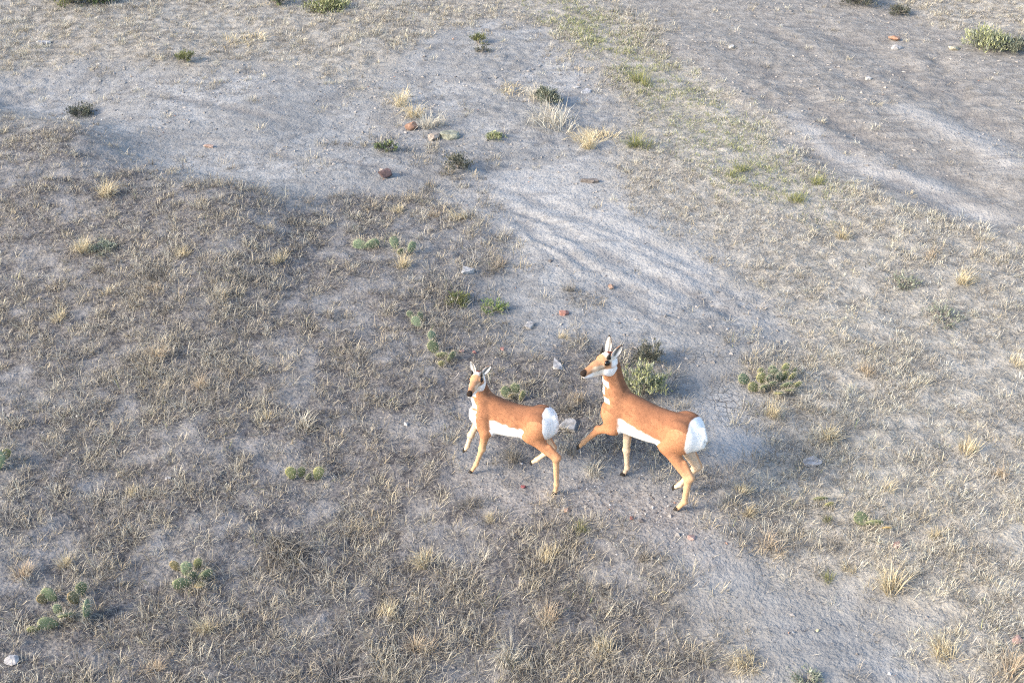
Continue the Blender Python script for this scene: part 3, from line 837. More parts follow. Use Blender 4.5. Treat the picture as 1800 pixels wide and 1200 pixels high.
def sample_area(n):
    """points over the stretch of ground around the view, a little denser near the camera"""
    y = 5.9 + (26.0 - 5.9) * rng.random(n * 2) ** 1.18
    x = (rng.random(n * 2) * 2 - 1) * (2.9 + .345 * y + .4)
    keep = rng.random(n * 2) < (2.9 + .345 * y) / 11.9 + .0 * x
    return x[keep][:n], y[keep][:n]

FX = np.array([-0.35, 0.2])
def cover(x, y):
    """how much grass stands where: bare soil, thin right-hand field, patchy left"""
    b, r, g, cr, gv, pl = masks(x, y)
    d = grass_cover(x, y, b, r)
    right = np.maximum(sstep(.5, 2.5, x - .12 * y + 1.8 * sstep(11.5, 16.5, y)), .75 * sstep(16.5, 20, y))
    d = d * (1 - .05 * right) * (1 - .45 * sstep(16.5, 19.5, y) * sstep(0, -1.5, x))
    d = np.where((b > .5) | (r > .5), d * .8 + .010 + .20 * sstep(.05, .5, fbm(x, y, 1.3, 3, 113)) * (1 - r) * sstep(11, 13, y) * (1 - .7 * sstep(-2.0, 0, x)), d)
    return d, g, b, r, right

# low litter: flat, curled, dull blades that hide most of the soil
N_L = 400000
x, y = sample_area(N_L); d, g, b_, r_, rt = cover(x, y)
k = rng.random(len(x)) < d * .95
x, y, g = x[k], y[k], g[k]; n = len(x)
ncol = vnoise(x * .8, y * .8, 131)
cb = DULL[rng.integers(0, len(DULL), n)] * rng.uniform(.6, 1.0, (n, 1))
ct = np.where((rng.random(n) < .42 + .3 * ncol)[:, None], STRAW[rng.integers(0, len(STRAW), n)], DULL[rng.integers(0, len(DULL), n)]) * rng.uniform(.7, 1.05, (n, 1)) + (rt[k] * .12)[:, None]
gm = rng.random(n) < g * .85
ct = np.where(gm[:, None], GREENS[rng.integers(0, len(GREENS), n)], ct)
base = np.stack([x, y, hgt(x, y) - .003], 1)
litter = blades(base, rng.uniform(0, 2 * np.pi, n), rng.uniform(.04, .13, n), rng.uniform(.6, 1.40, n), rng.uniform(-.5, .9, n), rng.uniform(.0030, .0060, n) * (1 + .035 * (y - 8)), cb, ct, rng.uniform(0, 2 * np.pi, n))
n_lit = n

# clumps of standing and arching blades
def clump_field(n_cl, blades_per, kind):
    x, y = sample_area(n_cl); d, g, b_, r_, rt = cover(x, y)
    big = vnoise(x * .55, y * .55, 151)
    k = rng.random(len(x)) < d * (.35 + .9 * big)
    x, y, g, big, rt = x[k], y[k], g[k], big[k], rt[k]; m = len(x)
    size = rng.uniform(.5, 1.0, m) ** 1.5 * (.65 + .7 * big) * (1 - .15 * rt)
    hue = rng.random(m)
    ci = np.repeat(np.arange(m), blades_per); n = len(ci)
    keep = rng.random(n) < (.35 + .65 * size[ci]); ci = ci[keep]; n = len(ci)
    rad = .10 * size[ci] * np.sqrt(rng.random(n)); a = rng.uniform(0, 2 * np.pi, n)
    bx = x[ci] + rad * np.cos(a); by = y[ci] + rad * np.sin(a)
    az = a + rng.normal(0, .9, n)
    ln = rng.uniform(.06, .175, n) * (.5 + .65 * size[ci]) * (1 - .4 * g[ci]) * (1 - .2 * rt[ci])
    lean = np.clip(rng.normal(.75, .35, n), .05, 1.5); bend = rng.normal(.55, .5, n)
    col = np.where((hue < .6)[:, None], STRAW[rng.integers(0, len(STRAW), m)], DULL[rng.integers(0, len(DULL), m)])[ci]
    own = STRAW[rng.integers(0, len(STRAW), n)]
    ct = (col * .6 + own * .4) * rng.uniform(.8, 1.12, (n, 1))
    dl = rng.random(n) < .23 - .18 * np.maximum(rt[ci], g[ci])
    ct = np.where(dl[:, None], DULL[rng.integers(0, len(DULL), n)], ct)
    gm = rng.random(n) < g[ci] * .78 + .03 * (hue[ci] > .9)
    ct = np.where(gm[:, None], GREENS[rng.integers(0, len(GREENS), n)] * rng.uniform(.8, 1.2, (n, 1)), ct)
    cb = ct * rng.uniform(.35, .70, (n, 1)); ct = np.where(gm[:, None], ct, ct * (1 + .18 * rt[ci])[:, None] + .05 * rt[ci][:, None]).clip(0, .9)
    base = np.stack([bx, by, hgt(bx, by) - .004], 1)
    wid = rng.uniform(.0024, .0052, n) * (1 + .035 * (by - 8))
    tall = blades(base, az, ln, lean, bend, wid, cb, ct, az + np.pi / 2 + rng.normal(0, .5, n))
    return tall, gm, n
tall, gmask, n_tall = clump_field(30000, 34, 0)

# the green strip beside the road is its own mass, the rest is dry
def split(part, sel, nb):
    v, f, c = part; vs5 = v.reshape(nb, 5, 3)[sel].reshape(-1, 3); cs5 = c.reshape(nb, 5, 3)[sel].reshape(-1, 3)
    o = (np.arange(int(sel.sum())) * 5)[:, None]
    return vs5, np.concatenate([o + [0, 1, 3], o + [0, 3, 2], o + [2, 3, 4]], 1).reshape(-1, 3), cs5
dry = join([split(litter, ~gm_l, n_lit) for gm_l in [gm]] + [split(tall, ~gmask, n_tall)])
grn = join([split(litter, gm, n_lit), split(tall, gmask, n_tall)])
tag(mobj('dry_grass', mesh_from('dry_grass', dry[0], dry[1], M_GRASS, dry[2], smooth=False)), 'short dry straw coloured grass covering the grey soil', 'grass', kind='stuff')
tag(mobj('green_grass', mesh_from('green_grass', grn[0], grn[1], M_GRASS, grn[2], smooth=False)), 'short green grass growing in a strip beside the dirt road', 'grass', kind='stuff')
print('blades', n_lit, n_tall)

# ------------------------------------------------------------------ gravel and clods
OCT = np.array([(1, 0, 0), (-1, 0, 0), (0, 1, 0), (0, -1, 0), (0, 0, 1), (0, 0, -1.)]); 
OCTF = np.array([(0, 2, 4), (2, 1, 4), (1, 3, 4), (3, 0, 4), (2, 0, 5), (1, 2, 5), (3, 1, 5), (0, 3, 5)])
def stones(x, y, size, col, flat=(.35, .75), sink=.25):
    n = len(x)
    v = OCT[None] * rng.uniform(.6, 1.25, (n, 6, 1)) + rng.normal(0, .12, (n, 6, 3))
    v = v * np.stack([size, size * rng.uniform(.55, 1, n), size * rng.uniform(*flat, n)], 1)[:, None]
    a = rng.uniform(0, 2 * np.pi, n); ca, sa = np.cos(a)[:, None], np.sin(a)[:, None]
    vx = v[..., 0] * ca - v[..., 1] * sa; vy = v[..., 0] * sa + v[..., 1] * ca
    v = np.stack([vx + x[:, None], vy + y[:, None], v[..., 2] + (hgt(x, y) + size * sink)[:, None]], -1)
    f = (np.arange(n) * 6)[:, None, None] + OCTF[None]
    return v.reshape(-1, 3), f.reshape(-1, 3), np.repeat(col, 6, 0)
x, y = sample_area(60000); b_, r_, g_, cr_, gv_, pl_ = masks(x, y)
pk = rng.random(len(x)) < np.clip(.10 * b_ + .05 * r_ + .75 * gv_, .01, 1) * (.25 + 1.2 * vnoise(x * .9, y * .9, 171)) * (1 - .7 * pl_)
x, y = x[pk], y[pk]; n = len(x)
SC = np.array([(.30, .28, .26), (.20, .18, .165), (.13, .115, .11), (.42, .40, .38), (.36, .22, .17), (.52, .50, .48), (.25, .23, .215)])
col = SC[rng.choice(len(SC), n, p=[.26, .24, .16, .14, .05, .06, .09])]
gv = stones(x, y, rng.uniform(.006, .018, n) * (1 + .8 * (rng.random(n) > .93)), col)
tag(mobj('gravel', mesh_from('gravel', *gv[:2], M_STONE, gv[2], smooth=False)), 'small loose gravel scattered over the bare earth', 'gravel', kind='stuff')
x, y = sample_area(26000); b_, r_, g_, cr_, gv_, pl_ = masks(x, y)
pk = rng.random(len(x)) < np.clip(.30 * b_ * (y > 11) + .20 * r_, .02, 1) * sstep(.35, .7, vnoise(x * .6, y * .6, 177)) * (1 - .8 * pl_)
x, y = x[pk], y[pk]; n = len(x)
cd = stones(x, y, rng.uniform(.014, .042, n), np.array([(.29, .27, .25)]) * rng.uniform(.75, 1.2, (n, 1)), (.35, .6), .12)
tag(mobj('soil_clods', mesh_from('soil_clods', *cd[:2], M_STONE, cd[2], smooth=False)), 'small clods of dry crumbled earth on the bare ground', 'soil clods', kind='stuff')

# ------------------------------------------------------------------ tubes: twigs and stems
def tube(pts, r0, r1, sides=4):
    pts = np.array(pts, float); n = len(pts); v = []
    for i in range(n):
        t = pts[min(i + 1, n - 1)] - pts[max(i - 1, 0)]; t /= np.linalg.norm(t) + 1e-9
        a = np.cross(t, (0.3, .2, .9)); a /= np.linalg.norm(a) + 1e-9; b = np.cross(t, a)
        r = r0 + (r1 - r0) * i / (n - 1)
        for k in range(sides):
            an = 2 * math.pi * k / sides; v.append(pts[i] + (a * math.cos(an) + b * math.sin(an)) * r)
    f = []
    for i in range(n - 1):
        for k in range(sides):
            a0, a1 = i * sides + k, i * sides + (k + 1) % sides
            f += [(a0, a1, a1 + sides), (a0, a1 + sides, a0 + sides)]
    return np.array(v), np.array(f), np.full((len(v), 3), .3)

x, y = sample_area(900); d, *_ = cover(x, y); k = rng.random(len(x)) < d
tw = []
for px_, py_ in zip(x[k], y[k]):
    L = random.uniform(.08, .30); a = random.uniform(0, 6.28); pts = []
    for i in range(4):
        t = i / 3; pts.append((px_ + L * t * math.cos(a), py_ + L * t * math.sin(a), float(hgt(px_, py_)) + .012 + random.uniform(0, .05) * t)); a += random.uniform(-.5, .5)
    tw.append(tube(pts, random.uniform(.002, .0038), .0012, 3))
tv, tf, _ = join(tw)
tag(mobj('dead_twigs', mesh_from('dead_twigs', tv, tf, M_TWIG)), 'thin grey dead twigs lying among the dry grass', 'twigs', kind='stuff')

# ------------------------------------------------------------------ single tufts that stand out
PAL = {'straw': [(.86, .70, .38), (.80, .66, .40), (.90, .79, .52), (.72, .56, .30)],
       'pale': [(.84, .75, .56), (.74, .67, .52), (.88, .82, .66), (.62, .55, .43)],
       'rust': [(.72, .53, .32), (.66, .50, .32), (.80, .66, .44), (.52, .40, .27)],
       'lime': [(.42, .42, .12), (.34, .37, .11), (.52, .48, .20), (.28, .31, .12)],
       'grey': [(.40, .36, .29), (.52, .47, .38), (.30, .27, .22), (.22, .19, .16)]}
def tuft_mesh(pal, n, h, spread, seed, droop=.5):
    r = np.random.default_rng(seed); n = int(n * r.uniform(.5, 1.2)); h *= r.uniform(.75, 1.2); lx, ly_ = r.normal(0, .25, 2)
    P_ = np.array(PAL[pal]); P_ = P_ * .8 + P_.mean(1, keepdims=True) * .2; a = r.uniform(0, 2 * np.pi, n); rad = .055 * spread * np.sqrt(r.random(n))
    k_ = r.integers(0, 3, n); off = r.normal(0, .035 * spread, (3, 2))[k_]
    base = np.stack([rad * np.cos(a) * .7 + off[:, 0], rad * np.sin(a) * .7 + off[:, 1], np.full(n, -.008)], 1)
    out = rad / (.055 * spread)
    lean = np.clip(.10 + .55 * out * spread + r.normal(0, .16, n), .0, 1.45); bend = r.normal(droop * .8, .3, n)
    ln = h * r.uniform(.45, 1.05, n)
    ct = P_[r.integers(0, len(P_), n)] * r.uniform(.8, 1.1, (n, 1))
    az = np.arctan2(np.sin(a) * .7 + ly_ * 1.6, np.cos(a) * .7 + lx * 1.6) + r.normal(0, .6, n)
    brk = r.random(n) < .2; bend = np.where(brk, r.uniform(1.2, 2.2, n), bend)
    v, f, c = blades(base, az, ln, lean, bend, r.uniform(.0028, .0050, n), ct * r.uniform(.45, .8, (n, 1)), ct, az + np.pi / 2 + r.normal(0, .6, n))
    return mesh_from('tuft_' + pal, v, f, M_TUFT, c, smooth=False)
TUFTS = {}
for pal in PAL:
    TUFTS[pal] = [tuft_mesh(pal, 130, .20, 1.0, hash_ + 10 * len(pal), .45) for hash_ in range(6)]
    TUFTS[pal + '_wide'] = [tuft_mesh(pal, 190, .17, 2.0, hash_ + 77 + len(pal), .8) for hash_ in range(4)]

T_LIST = [
    (748, 990, 1.15, 'straw', 'bright straw tuft below and left of the smaller pronghorn'),
    (683, 1082, 1.35, 'straw', 'tall upright straw tuft near the bottom edge, brightest of the lower left'),
    (489, 462, 1.25, 'straw', 'lone yellow straw tuft standing in the left field, above the middle'),
    (630, 926, .85, 'straw', 'narrow straw tuft left of the bright tuft below the smaller pronghorn'),
    (955, 978, 1.25, 'straw', 'straw tuft with arching blades, straight below the gap between the two pronghorns'),
    (1016, 930, .8, 'lime', 'small yellow green tuft just below the gravel patch'),
    (880, 1165, 1.35, 'pale', 'pale bleached tuft with fanning blades at the bottom centre'),
    (1066, 1142, 1.0, 'straw', 'slender straw tuft near the bottom edge, right of the pale fanning tuft'),
    (1110, 1072, 1.3, 'pale_wide', 'wide pale tuft with drooping blades below the gravel patch'),
    (1065, 1040, 1.0, 'grey', 'greyish tuft with splayed blades beside the wide drooping tuft'),
    (1320, 1165, 1.55, 'straw_wide', 'round arching straw tuft casting shade on bare earth near the bottom right'),
    (1345, 952, 1.3, 'rust', 'orange brown dry tuft at the edge of the bare path, right of the larger pronghorn'),
    (1312, 905, 1.0, 'straw', 'upright straw tuft above the orange brown tuft beside the bare path'),
    (1306, 866, .95, 'straw', 'buff tuft right behind the larger pronghorn at hind hoof level'),
    (1378, 938, .95, 'pale', 'pale upright tuft right of the orange brown tuft'),
    (1455, 915, .7, 'lime', 'small yellow green tuft between the two low green cactus pads on the right'),
    (1494, 1010, .9, 'straw', 'left one of two small yellow tufts above the pale bare patch, lower right'),
    (1458, 1014, .75, 'lime', 'small lime tuft at the top of the pale bare patch, lower right'),
    (1572, 1036, 1.4, 'straw', 'large buff tuft with long blades in the lower right field'),
    (1602, 1010, 1.0, 'pale', 'pale tuft close behind the large buff tuft, lower right'),
    (1645, 945, 1.0, 'straw', 'small straw tuft right of the reddish stone, lower right field'),
    (1560, 862, 1.0, 'straw', 'straw tuft in the right field, level with the hind hooves of the larger pronghorn'),
    (1518, 838, .9, 'pale', 'pale tuft left of the straw tuft level with the larger hind hooves'),
    (1452, 768, 1.15, 'straw', 'yellow tuft below and right of the large prickly pear'),
    (1358, 735, 1.0, 'straw', 'pale yellow tuft just below the large prickly pear'),
    (1702, 796, 1.2, 'straw', 'buff tuft near the right edge, level with the rump of the larger pronghorn'),
    (1757, 835, 1.1, 'rust', 'orange tinged tuft near the right edge below the buff tuft'),
    (1785, 640, 1.4, 'straw', 'tall yellow tuft cut by the right edge of the view'),
    (1632, 455, 1.5, 'rust', 'blurred pinkish buff tuft in the upper right field'),
    (1480, 415, 1.4, 'straw', 'faint straw tuft by the lower edge of the dirt road'),
    (1690, 500, 1.3, 'straw', 'faint straw tuft right of the pinkish buff tuft'),
    (1465, 625, 1.0, 'pale', 'pale tuft above and right of the large prickly pear'),
    (1522, 655, 1.0, 'rust', 'small reddish buff tuft in the right field, right of the large prickly pear'),
    (465, 735, 1.05, 'straw', 'buff tuft in the left field, next to the pale bushy tuft'),
    (546, 752, 1.25, 'pale', 'pale bushy tuft in the left field, straight left of the smaller pronghorn'),
    (500, 960, 2.0, 'grey_wide', 'big tangled grey tuft of long dry grass in the lower left'),
    (280, 632, 1.05, 'rust', 'brownish tuft in the middle of the left field'),
    (350, 680, 1.1, 'rust', 'brown tuft right below the brownish tuft of the left field'),
    (105, 560, 1.1, 'straw', 'yellowish tuft near the left edge at mid height'),
    (200, 515, 1.4, 'straw_wide', 'low spreading buff tuft in the left field, above the shaded hollow'),
    (265, 512, 1.2, 'rust', 'orange buff tuft beside the low spreading buff tuft'),
    (150, 445, 1.3, 'straw', 'buff tuft in the upper part of the left field with a green plant beside it'),
    (185, 345, 1.5, 'straw', 'buff tuft on the crest of the left bank'),
    (320, 450, 1.2, 'straw', 'straw tuft left of the lone yellow tuft'),
    (700, 372, 1.5, 'straw', 'yellow tuft at the edge of the bare earth, below the purple stone'),
    (762, 380, 1.4, 'rust', 'rust buff tuft, middle one of the three at the edge of the bare earth'),
    (812, 388, 1.6, 'straw', 'straw tuft, rightmost of the three at the edge of the bare earth'),
    (880, 465, 1.2, 'rust', 'low rust buff tuft between the path and the white stone'),
    (705, 470, 1.3, 'straw', 'straw tuft growing out of the green prickly pear in the upper middle'),
    (905, 165, 1.7, 'straw_wide', 'buff tuft on the upper path, left of the grey green shrub'),
    (940, 172, 1.5, 'pale', 'pale tuft close beside the grey green shrub on the upper path'),
    (965, 225, 1.8, 'pale_wide', 'wide pale tuft on the upper path, below the grey green shrub'),
    (1022, 245, 1.8, 'straw_wide', 'wide straw tuft on the upper path at its right edge'),
    (1038, 262, 1.3, 'straw', 'yellowish tuft just below the wide straw tuft on the upper path'),
    (725, 205, 1.5, 'straw', 'pale straw tuft just above the orange rock'),
    (758, 222, 1.4, 'pale', 'pale tuft right of the orange rock'),
    (705, 185, 1.3, 'straw', 'small buff tuft above and left of the orange rock'),
    (420, 78, 2.0, 'straw_wide', 'broad buff tuft in the upper left bare earth'),
    (990, 590, .9, 'straw', 'straw tuft under the flat red stone in the middle'),
    (1018, 700, 1.1, 'rust', 'orange brown tuft left of the neck of the larger pronghorn'),
    (1000, 722, 1.2, 'grey', 'dark grey brown tuft between the two pronghorns'),
    (1042, 648, 1.3, 'grey_wide', 'wide grey brown tuft above the muzzle of the larger pronghorn'),
    (900, 805, 1.1, 'grey', 'grey straw tuft under the belly of the smaller pronghorn'),
    (1046, 830, 1.2, 'pale', 'pale tuft under the raised foreleg of the larger pronghorn'),
    (1085, 790, 1.0, 'grey', 'grey tuft behind the standing foreleg of the larger pronghorn'),
    (1010, 800, 1.0, 'grey', 'grey tuft just right of the hind legs of the smaller pronghorn'),
    (1032, 520, 1.3, 'grey_wide', 'tangled grey buff tuft on a small mound in the middle of the path'),
    (1000, 512, .9, 'grey', 'small greyish tuft left of the mound in the middle of the path'),
    (1305, 300, 1.3, 'lime', 'bright green tuft in the green strip, left one of two'),
    (1435, 322, 1.4, 'lime', 'bright green tuft at the lower end of the green strip'),
    (1290, 312, 1.3, 'lime', 'light green tuft in front of the left bright green tuft'),
    (1410, 355, 1.4, 'lime', 'yellow green tuft just below the lower end of the green strip'),
    (1128, 143, 1.2, 'lime', 'small yellow tuft at the edge of the upper path'),
    (1125, 257, 1.2, 'lime', 'small yellow green tuft left of the green strip'),
    (115, 990, 1.0, 'straw', 'straw tuft near the left edge, above the big prickly pear'),
    (40, 1010, 1.1, 'rust', 'rust buff tuft near the left edge, left of the big prickly pear'),
    (225, 870, 1.0, 'straw', 'small orange straw tuft in the lower left field'),
    (365, 1105, 1.2, 'straw', 'straw tuft near the bottom edge, below the prickly pear with brownish pads'),
    (275, 1180, 1.2, 'rust', 'rust buff tuft near the bottom left edge'),
    (740, 1140, 1.0, 'rust', 'orange brown tuft near the bottom edge, left of the pale fanning tuft'),
    (965, 1090, 1.0, 'rust', 'brown and gold tuft with a dark base near the bottom centre'),
    (1130, 980, .9, 'grey', 'grey straw tuft at the lower edge of the gravel patch'),
    (855, 915, 1.0, 'straw', 'straw tuft below the front hooves of the smaller pronghorn'),
    (840, 885, 1.1, 'grey', 'pale grey tuft just below the front hoof of the smaller pronghorn'),
    (1790, 1180, 1.3, 'rust', 'orange buff tuft in the bottom right corner'),
    (1665, 1150, 1.3, 'straw', 'straw tuft left of the corner tuft at the bottom right'),
]
for i, (px_, py_, s, kind, lab) in enumerate(T_LIST):
    ms = TUFTS[kind]; o = mobj('grass_tuft', ms[i % len(ms)])
    o.location = spot(px_, py_); o.rotation_euler = (0, 0, random.uniform(0, 6.28)); s *= .92 if py_ > 270 else 1.4
    s *= random.uniform(.75, 1.15); o.scale = (s * random.uniform(.85, 1.3), s, s * random.uniform(.7, 1.05))
    tag(o, lab, 'grass tuft', 'dry grass tufts that stand out')

# ------------------------------------------------------------------ prickly pears
def pad_mesh(seed):
    r = np.random.default_rng(seed); nu, nv = 18, 11; v, c = [], []
    ph = r.uniform(0, 6.28)
    for i in range(nv):
        w = math.pi * i / (nv - 1)
        for j in range(nu):
            u = 2 * math.pi * j / nu
            rx = .046 * math.sin(w); ry = .058
            zz = .5 - .5 * math.cos(w)                       # 0 at the joint, 1 at the top
            wide = .62 + .62 * zz - .22 * zz * zz
            thick = .013 * math.sin(w) ** .6 * (1 + .12 * math.sin(3 * u + ph))
            v.append((rx * wide * math.cos(u) * (1 + .05 * math.sin(2 * w + ph)), thick * math.sin(u), .118 * zz))
            rim = abs(math.cos(u)) ** 6 * .6 + (1 if zz > .93 else 0) * .5
            g0 = np.array((.115, .145, .080)); y0 = np.array((.27, .27, .14))
            c.append(g0 * (1 - min(1, rim)) + y0 * min(1, rim))
    f = [[i * nu + j, i * nu + (j + 1) % nu, (i + 1) * nu + (j + 1) % nu, (i + 1) * nu + j] for i in range(nv - 1) for j in range(nu)]
    me = mesh_from('pad', np.array(v), np.array(f), M_PAD, np.array(c))
    # spines in clusters on a grid of areoles on both faces and the rim
    sv = []
    for face in (1, -1):
        for a in np.linspace(-.8, .8, 5):
            for z_ in np.linspace(.018, .112, 6):
                zz = z_ / .118; hw = .050 * math.sin(math.acos(1 - 2 * zz)) * (.62 + .62 * zz - .22 * zz * zz)
                bx = a * hw + r.normal(0, .002); by = face * .012 * math.sqrt(max(0, 1 - a * a)) * 1.0
                for _ in range(3):
                    d = np.array((a * .7 + r.normal(0, .5), face * 1.0, r.normal(.1, .5))); d /= np.linalg.norm(d)
                    p0 = np.array((bx, by, z_)); s_ = np.cross(d, r.normal(0, 1, 3)); s_ = s_ / np.linalg.norm(s_) * .0011
                    sv += [p0 - s_, p0 + s_, p0 + d * r.uniform(.016, .040)]
    for t in np.linspace(.15, 2.99, 13):
        zz = .5 - .5 * math.cos(t); hw = .050 * math.sin(t) * (.62 + .62 * zz - .22 * zz * zz)
        for sg in (1, -1):
            for _ in range(4):
                d = np.array((sg * math.sin(t) + r.normal(0, .3), r.normal(0, .5), -math.cos(t) + r.normal(0, .3))); d /= np.linalg.norm(d)
                p0 = np.array((sg * hw, 0, .118 * zz)); s_ = np.cross(d, r.normal(0, 1, 3)); s_ = s_ / np.linalg.norm(s_) * .0011
                sv += [p0 - s_, p0 + s_, p0 + d * r.uniform(.016, .040)]
    ms = mesh_from('spines', np.array(sv), np.arange(len(sv)).reshape(-1, 3), M_SPINE, smooth=False)
    return me, ms
PADS = [pad_mesh(s) for s in range(4)]
def recolor(me, mul):
    m2 = me.copy(); a = m2.attributes['tint']; c = np.zeros(len(m2.vertices) * 4, np.float32); a.data.foreach_get('color', c)
    c = c.reshape(-1, 4); c[:, :3] = np.clip(c[:, :3] * mul, 0, 1); a.data.foreach_set('color', c.ravel()); return m2
PAD_VAR = {'g': [p[0] for p in PADS], 'y': [recolor(p[0], np.array((1.6, 1.4, 1.15))) for p in PADS], 'o': [recolor(p[0], np.array((2.2, 1.4, 1.15))) for p in PADS],
           'b': [recolor(p[0], np.array((1.05, 1.12, 1.25))) for p in PADS], 'd': [recolor(p[0], np.array((1.5, 1.05, .95))) for p in PADS]}
def cactus(label, pads):
    """pads: (px, py of its middle, size, lean from upright in degrees, direction of the lean, turn about its own axis, colour)"""
    cx = sum(p[0] for p in pads) / len(pads); cy = max(p[1] for p in pads)
    root = empty('prickly_pear', spot(cx, cy)); tag(root, label, 'cactus', 'prickly pear cacti in the grass')
    for i, (px_, py_, s, lean, az, turn, colr, *lift) in enumerate(pads):
        me = PAD_VAR[colr][i % 4]; o = mobj('pad', me, root)
        rot = Matrix.Rotation(R(az), 3, 'Z') @ Matrix.Rotation(R(lean), 3, 'Y') @ Matrix.Rotation(R(turn - az), 3, 'Z')
        s *= 1.10; p = spot(px_, py_); half = rot @ Vector((0, 0, .06 * s))
        z_lo = .008 + .02 * s * abs(math.sin(R(lean)))
        base = Vector((p.x - half.x, p.y - half.y, float(hgt(p.x - half.x, p.y - half.y)) + z_lo - (.012 if lean < 60 else 0)))
        # seen from above the middle of an upright pad hides ground behind it, so the foot stands a little nearer
        base -= Vector((0, 1, 0)) * half.z * 1.3
        base.z = float(hgt(base.x, base.y)) + z_lo - (.014 if lean < 60 else 0)
        if lift: base += Vector((0, -lift[0] * 1.3, lift[0]))
        o.location = base - root.location; o.rotation_euler = rot.to_euler(); o.scale = (s, s * .85, s)
        sp_ = mobj('spines', PADS[i % 4][1], o)
    return root
cactus('big sprawling prickly pear with a row of green pads in the bottom left corner', [
    (61, 1107, .80, 75, 200, 10, 'y'), (89, 1097, 1.25, 68, 195, 30, 'g'), (124, 1080, 1.35, 55, 250, 5, 'g'), (108, 1068, .85, 20, 120, 10, 'b'), (94, 1046, 1.15, 45, 170, 15, 'g'),
    (150, 1032, 1.05, 15, 60, 30, 'g'), (137, 1049, 1.05, 25, 200, 60, 'd'), (164, 1066, 1.5, 12, 300, 85, 'b'), (80, 1052, .8, 35, 190, 40, 'd')])
cactus('prickly pear with a few brownish pads, right of the big one in the lower left', [
    (324, 1030, 1.3, 70, 200, 20, 'g'), (334, 998, 1.1, 18, 90, 5, 'b'), (364, 1013, 1.1, 60, 20, 30, 'g'), (312, 994, .85, 40, 170, 15, 'd'), (352, 990, .8, 25, 60, 10, 'y'), (352, 1030, 1.0, 75, 300, 30, 'd'), (345, 1012, 1.0, 35, 220, 40, 'g')])
cactus('small prickly pear with three upright yellow green pads, left of the smaller pronghorn', [
    (515, 828, 1.1, 12, 160, 10, 'y'), (532, 826, .9, 8, 40, 25, 'y'), (563, 830, 1.2, 15, 10, 12, 'y'), (545, 836, .8, 25, 300, 40, 'g')])
cactus('straggling prickly pear chain above the smaller pronghorn', [
    (763, 613, 1.25, 40, 160, 20, 'g'), (777, 628, 1.2, 60, 330, 10, 'g'), (794, 628, 1.1, 35, 20, 40, 'g'), (777, 641, .9, 30, 280, 5, 'y'), (760, 592, 1.0, 35, 120, 30, 'b'), (733, 567, 1.1, 50, 150, 10, 'b'), (740, 556, .9, 30, 100, 40, 'g'), (722, 552, .8, 45, 170, 15, 'b')])
cactus('large round prickly pear with many pale green pads, right of the larger pronghorn', [
    (1355, 660, 1.3, 5, 0, 8, 'b'), (1335, 667, 1.2, 25, 180, 15, 'y'), (1375, 662, 1.1, 25, 10, 20, 'y'), (1352, 678, 1.2, 35, 265, 10, 'b'), (1378, 680, 1.2, 45, 330, 12, 'b'), (1322, 682, 1.15, 50, 190, 20, 'y'),
    (1395, 680, 1.15, 50, 350, 25, 'y'), (1366, 694, 1.15, 60, 270, 6, 'y'), (1340, 684, 1.0, 45, 230, 15, 'g'), (1306, 670, 1.2, 55, 175, 30, 'b'), (1362, 668, 1.0, 15, 60, 35, 'g'), (1385, 690, 1.0, 60, 310, 20, 'g'), (1392, 655, .9, 20, 20, 45, 'y'),
    (1350, 652, 1.0, 10, 160, 10, 'b', .07), (1372, 650, 1.0, 22, 20, 15, 'y', .07), (1332, 656, .95, 25, 170, 20, 'y', .06), (1362, 662, .9, 12, 270, 30, 'b', .06), (1386, 664, .9, 30, 350, 25, 'y', .05), (1345, 668, .9, 25, 240, 35, 'b', .05)])
cactus('flat green prickly pear in the upper middle with straw growing through it', [
    (634, 434, 1.5, 80, 175, 10, 'b'), (655, 434, 1.5, 75, 10, 15, 'b'), (695, 432, 1.3, 35, 120, 10, 'b'), (725, 438, 1.2, 30, 40, 20, 'b'), (706, 446, 1.1, 45, 250, 30, 'g')])
cactus('prickly pear half hidden behind the back of the smaller pronghorn', [
    (890, 690, 1.1, 35, 150, 20, 'g'), (905, 684, 1.15, 10, 90, 8, 'g'), (918, 694, .95, 20, 30, 40, 'y'), (900, 697, .9, 45, 250, 15, 'd')])
cactus('single blue green cactus cut by the left edge of the view', [(8, 808, 1.6, 15, 90, 5, 'b'), (18, 798, .9, 20, 40, 20, 'y'), (-8, 805, 1.2, 25, 170, 15, 'b')])
cactus('low dark green cactus with an orange tip in the lower right field', [
    (1532, 920, 1.3, 66, 340, 12, 'g'), (1512, 915, 1.3, 66, 160, 20, 'g'), (1556, 930, .7, 60, 330, 10, 'o')])
cactus('low yellow green cactus above the one with the orange tip', [(1438, 880, 1.1, 60, 330, 15, 'g'), (1454, 887, .8, 50, 340, 10, 'y')])

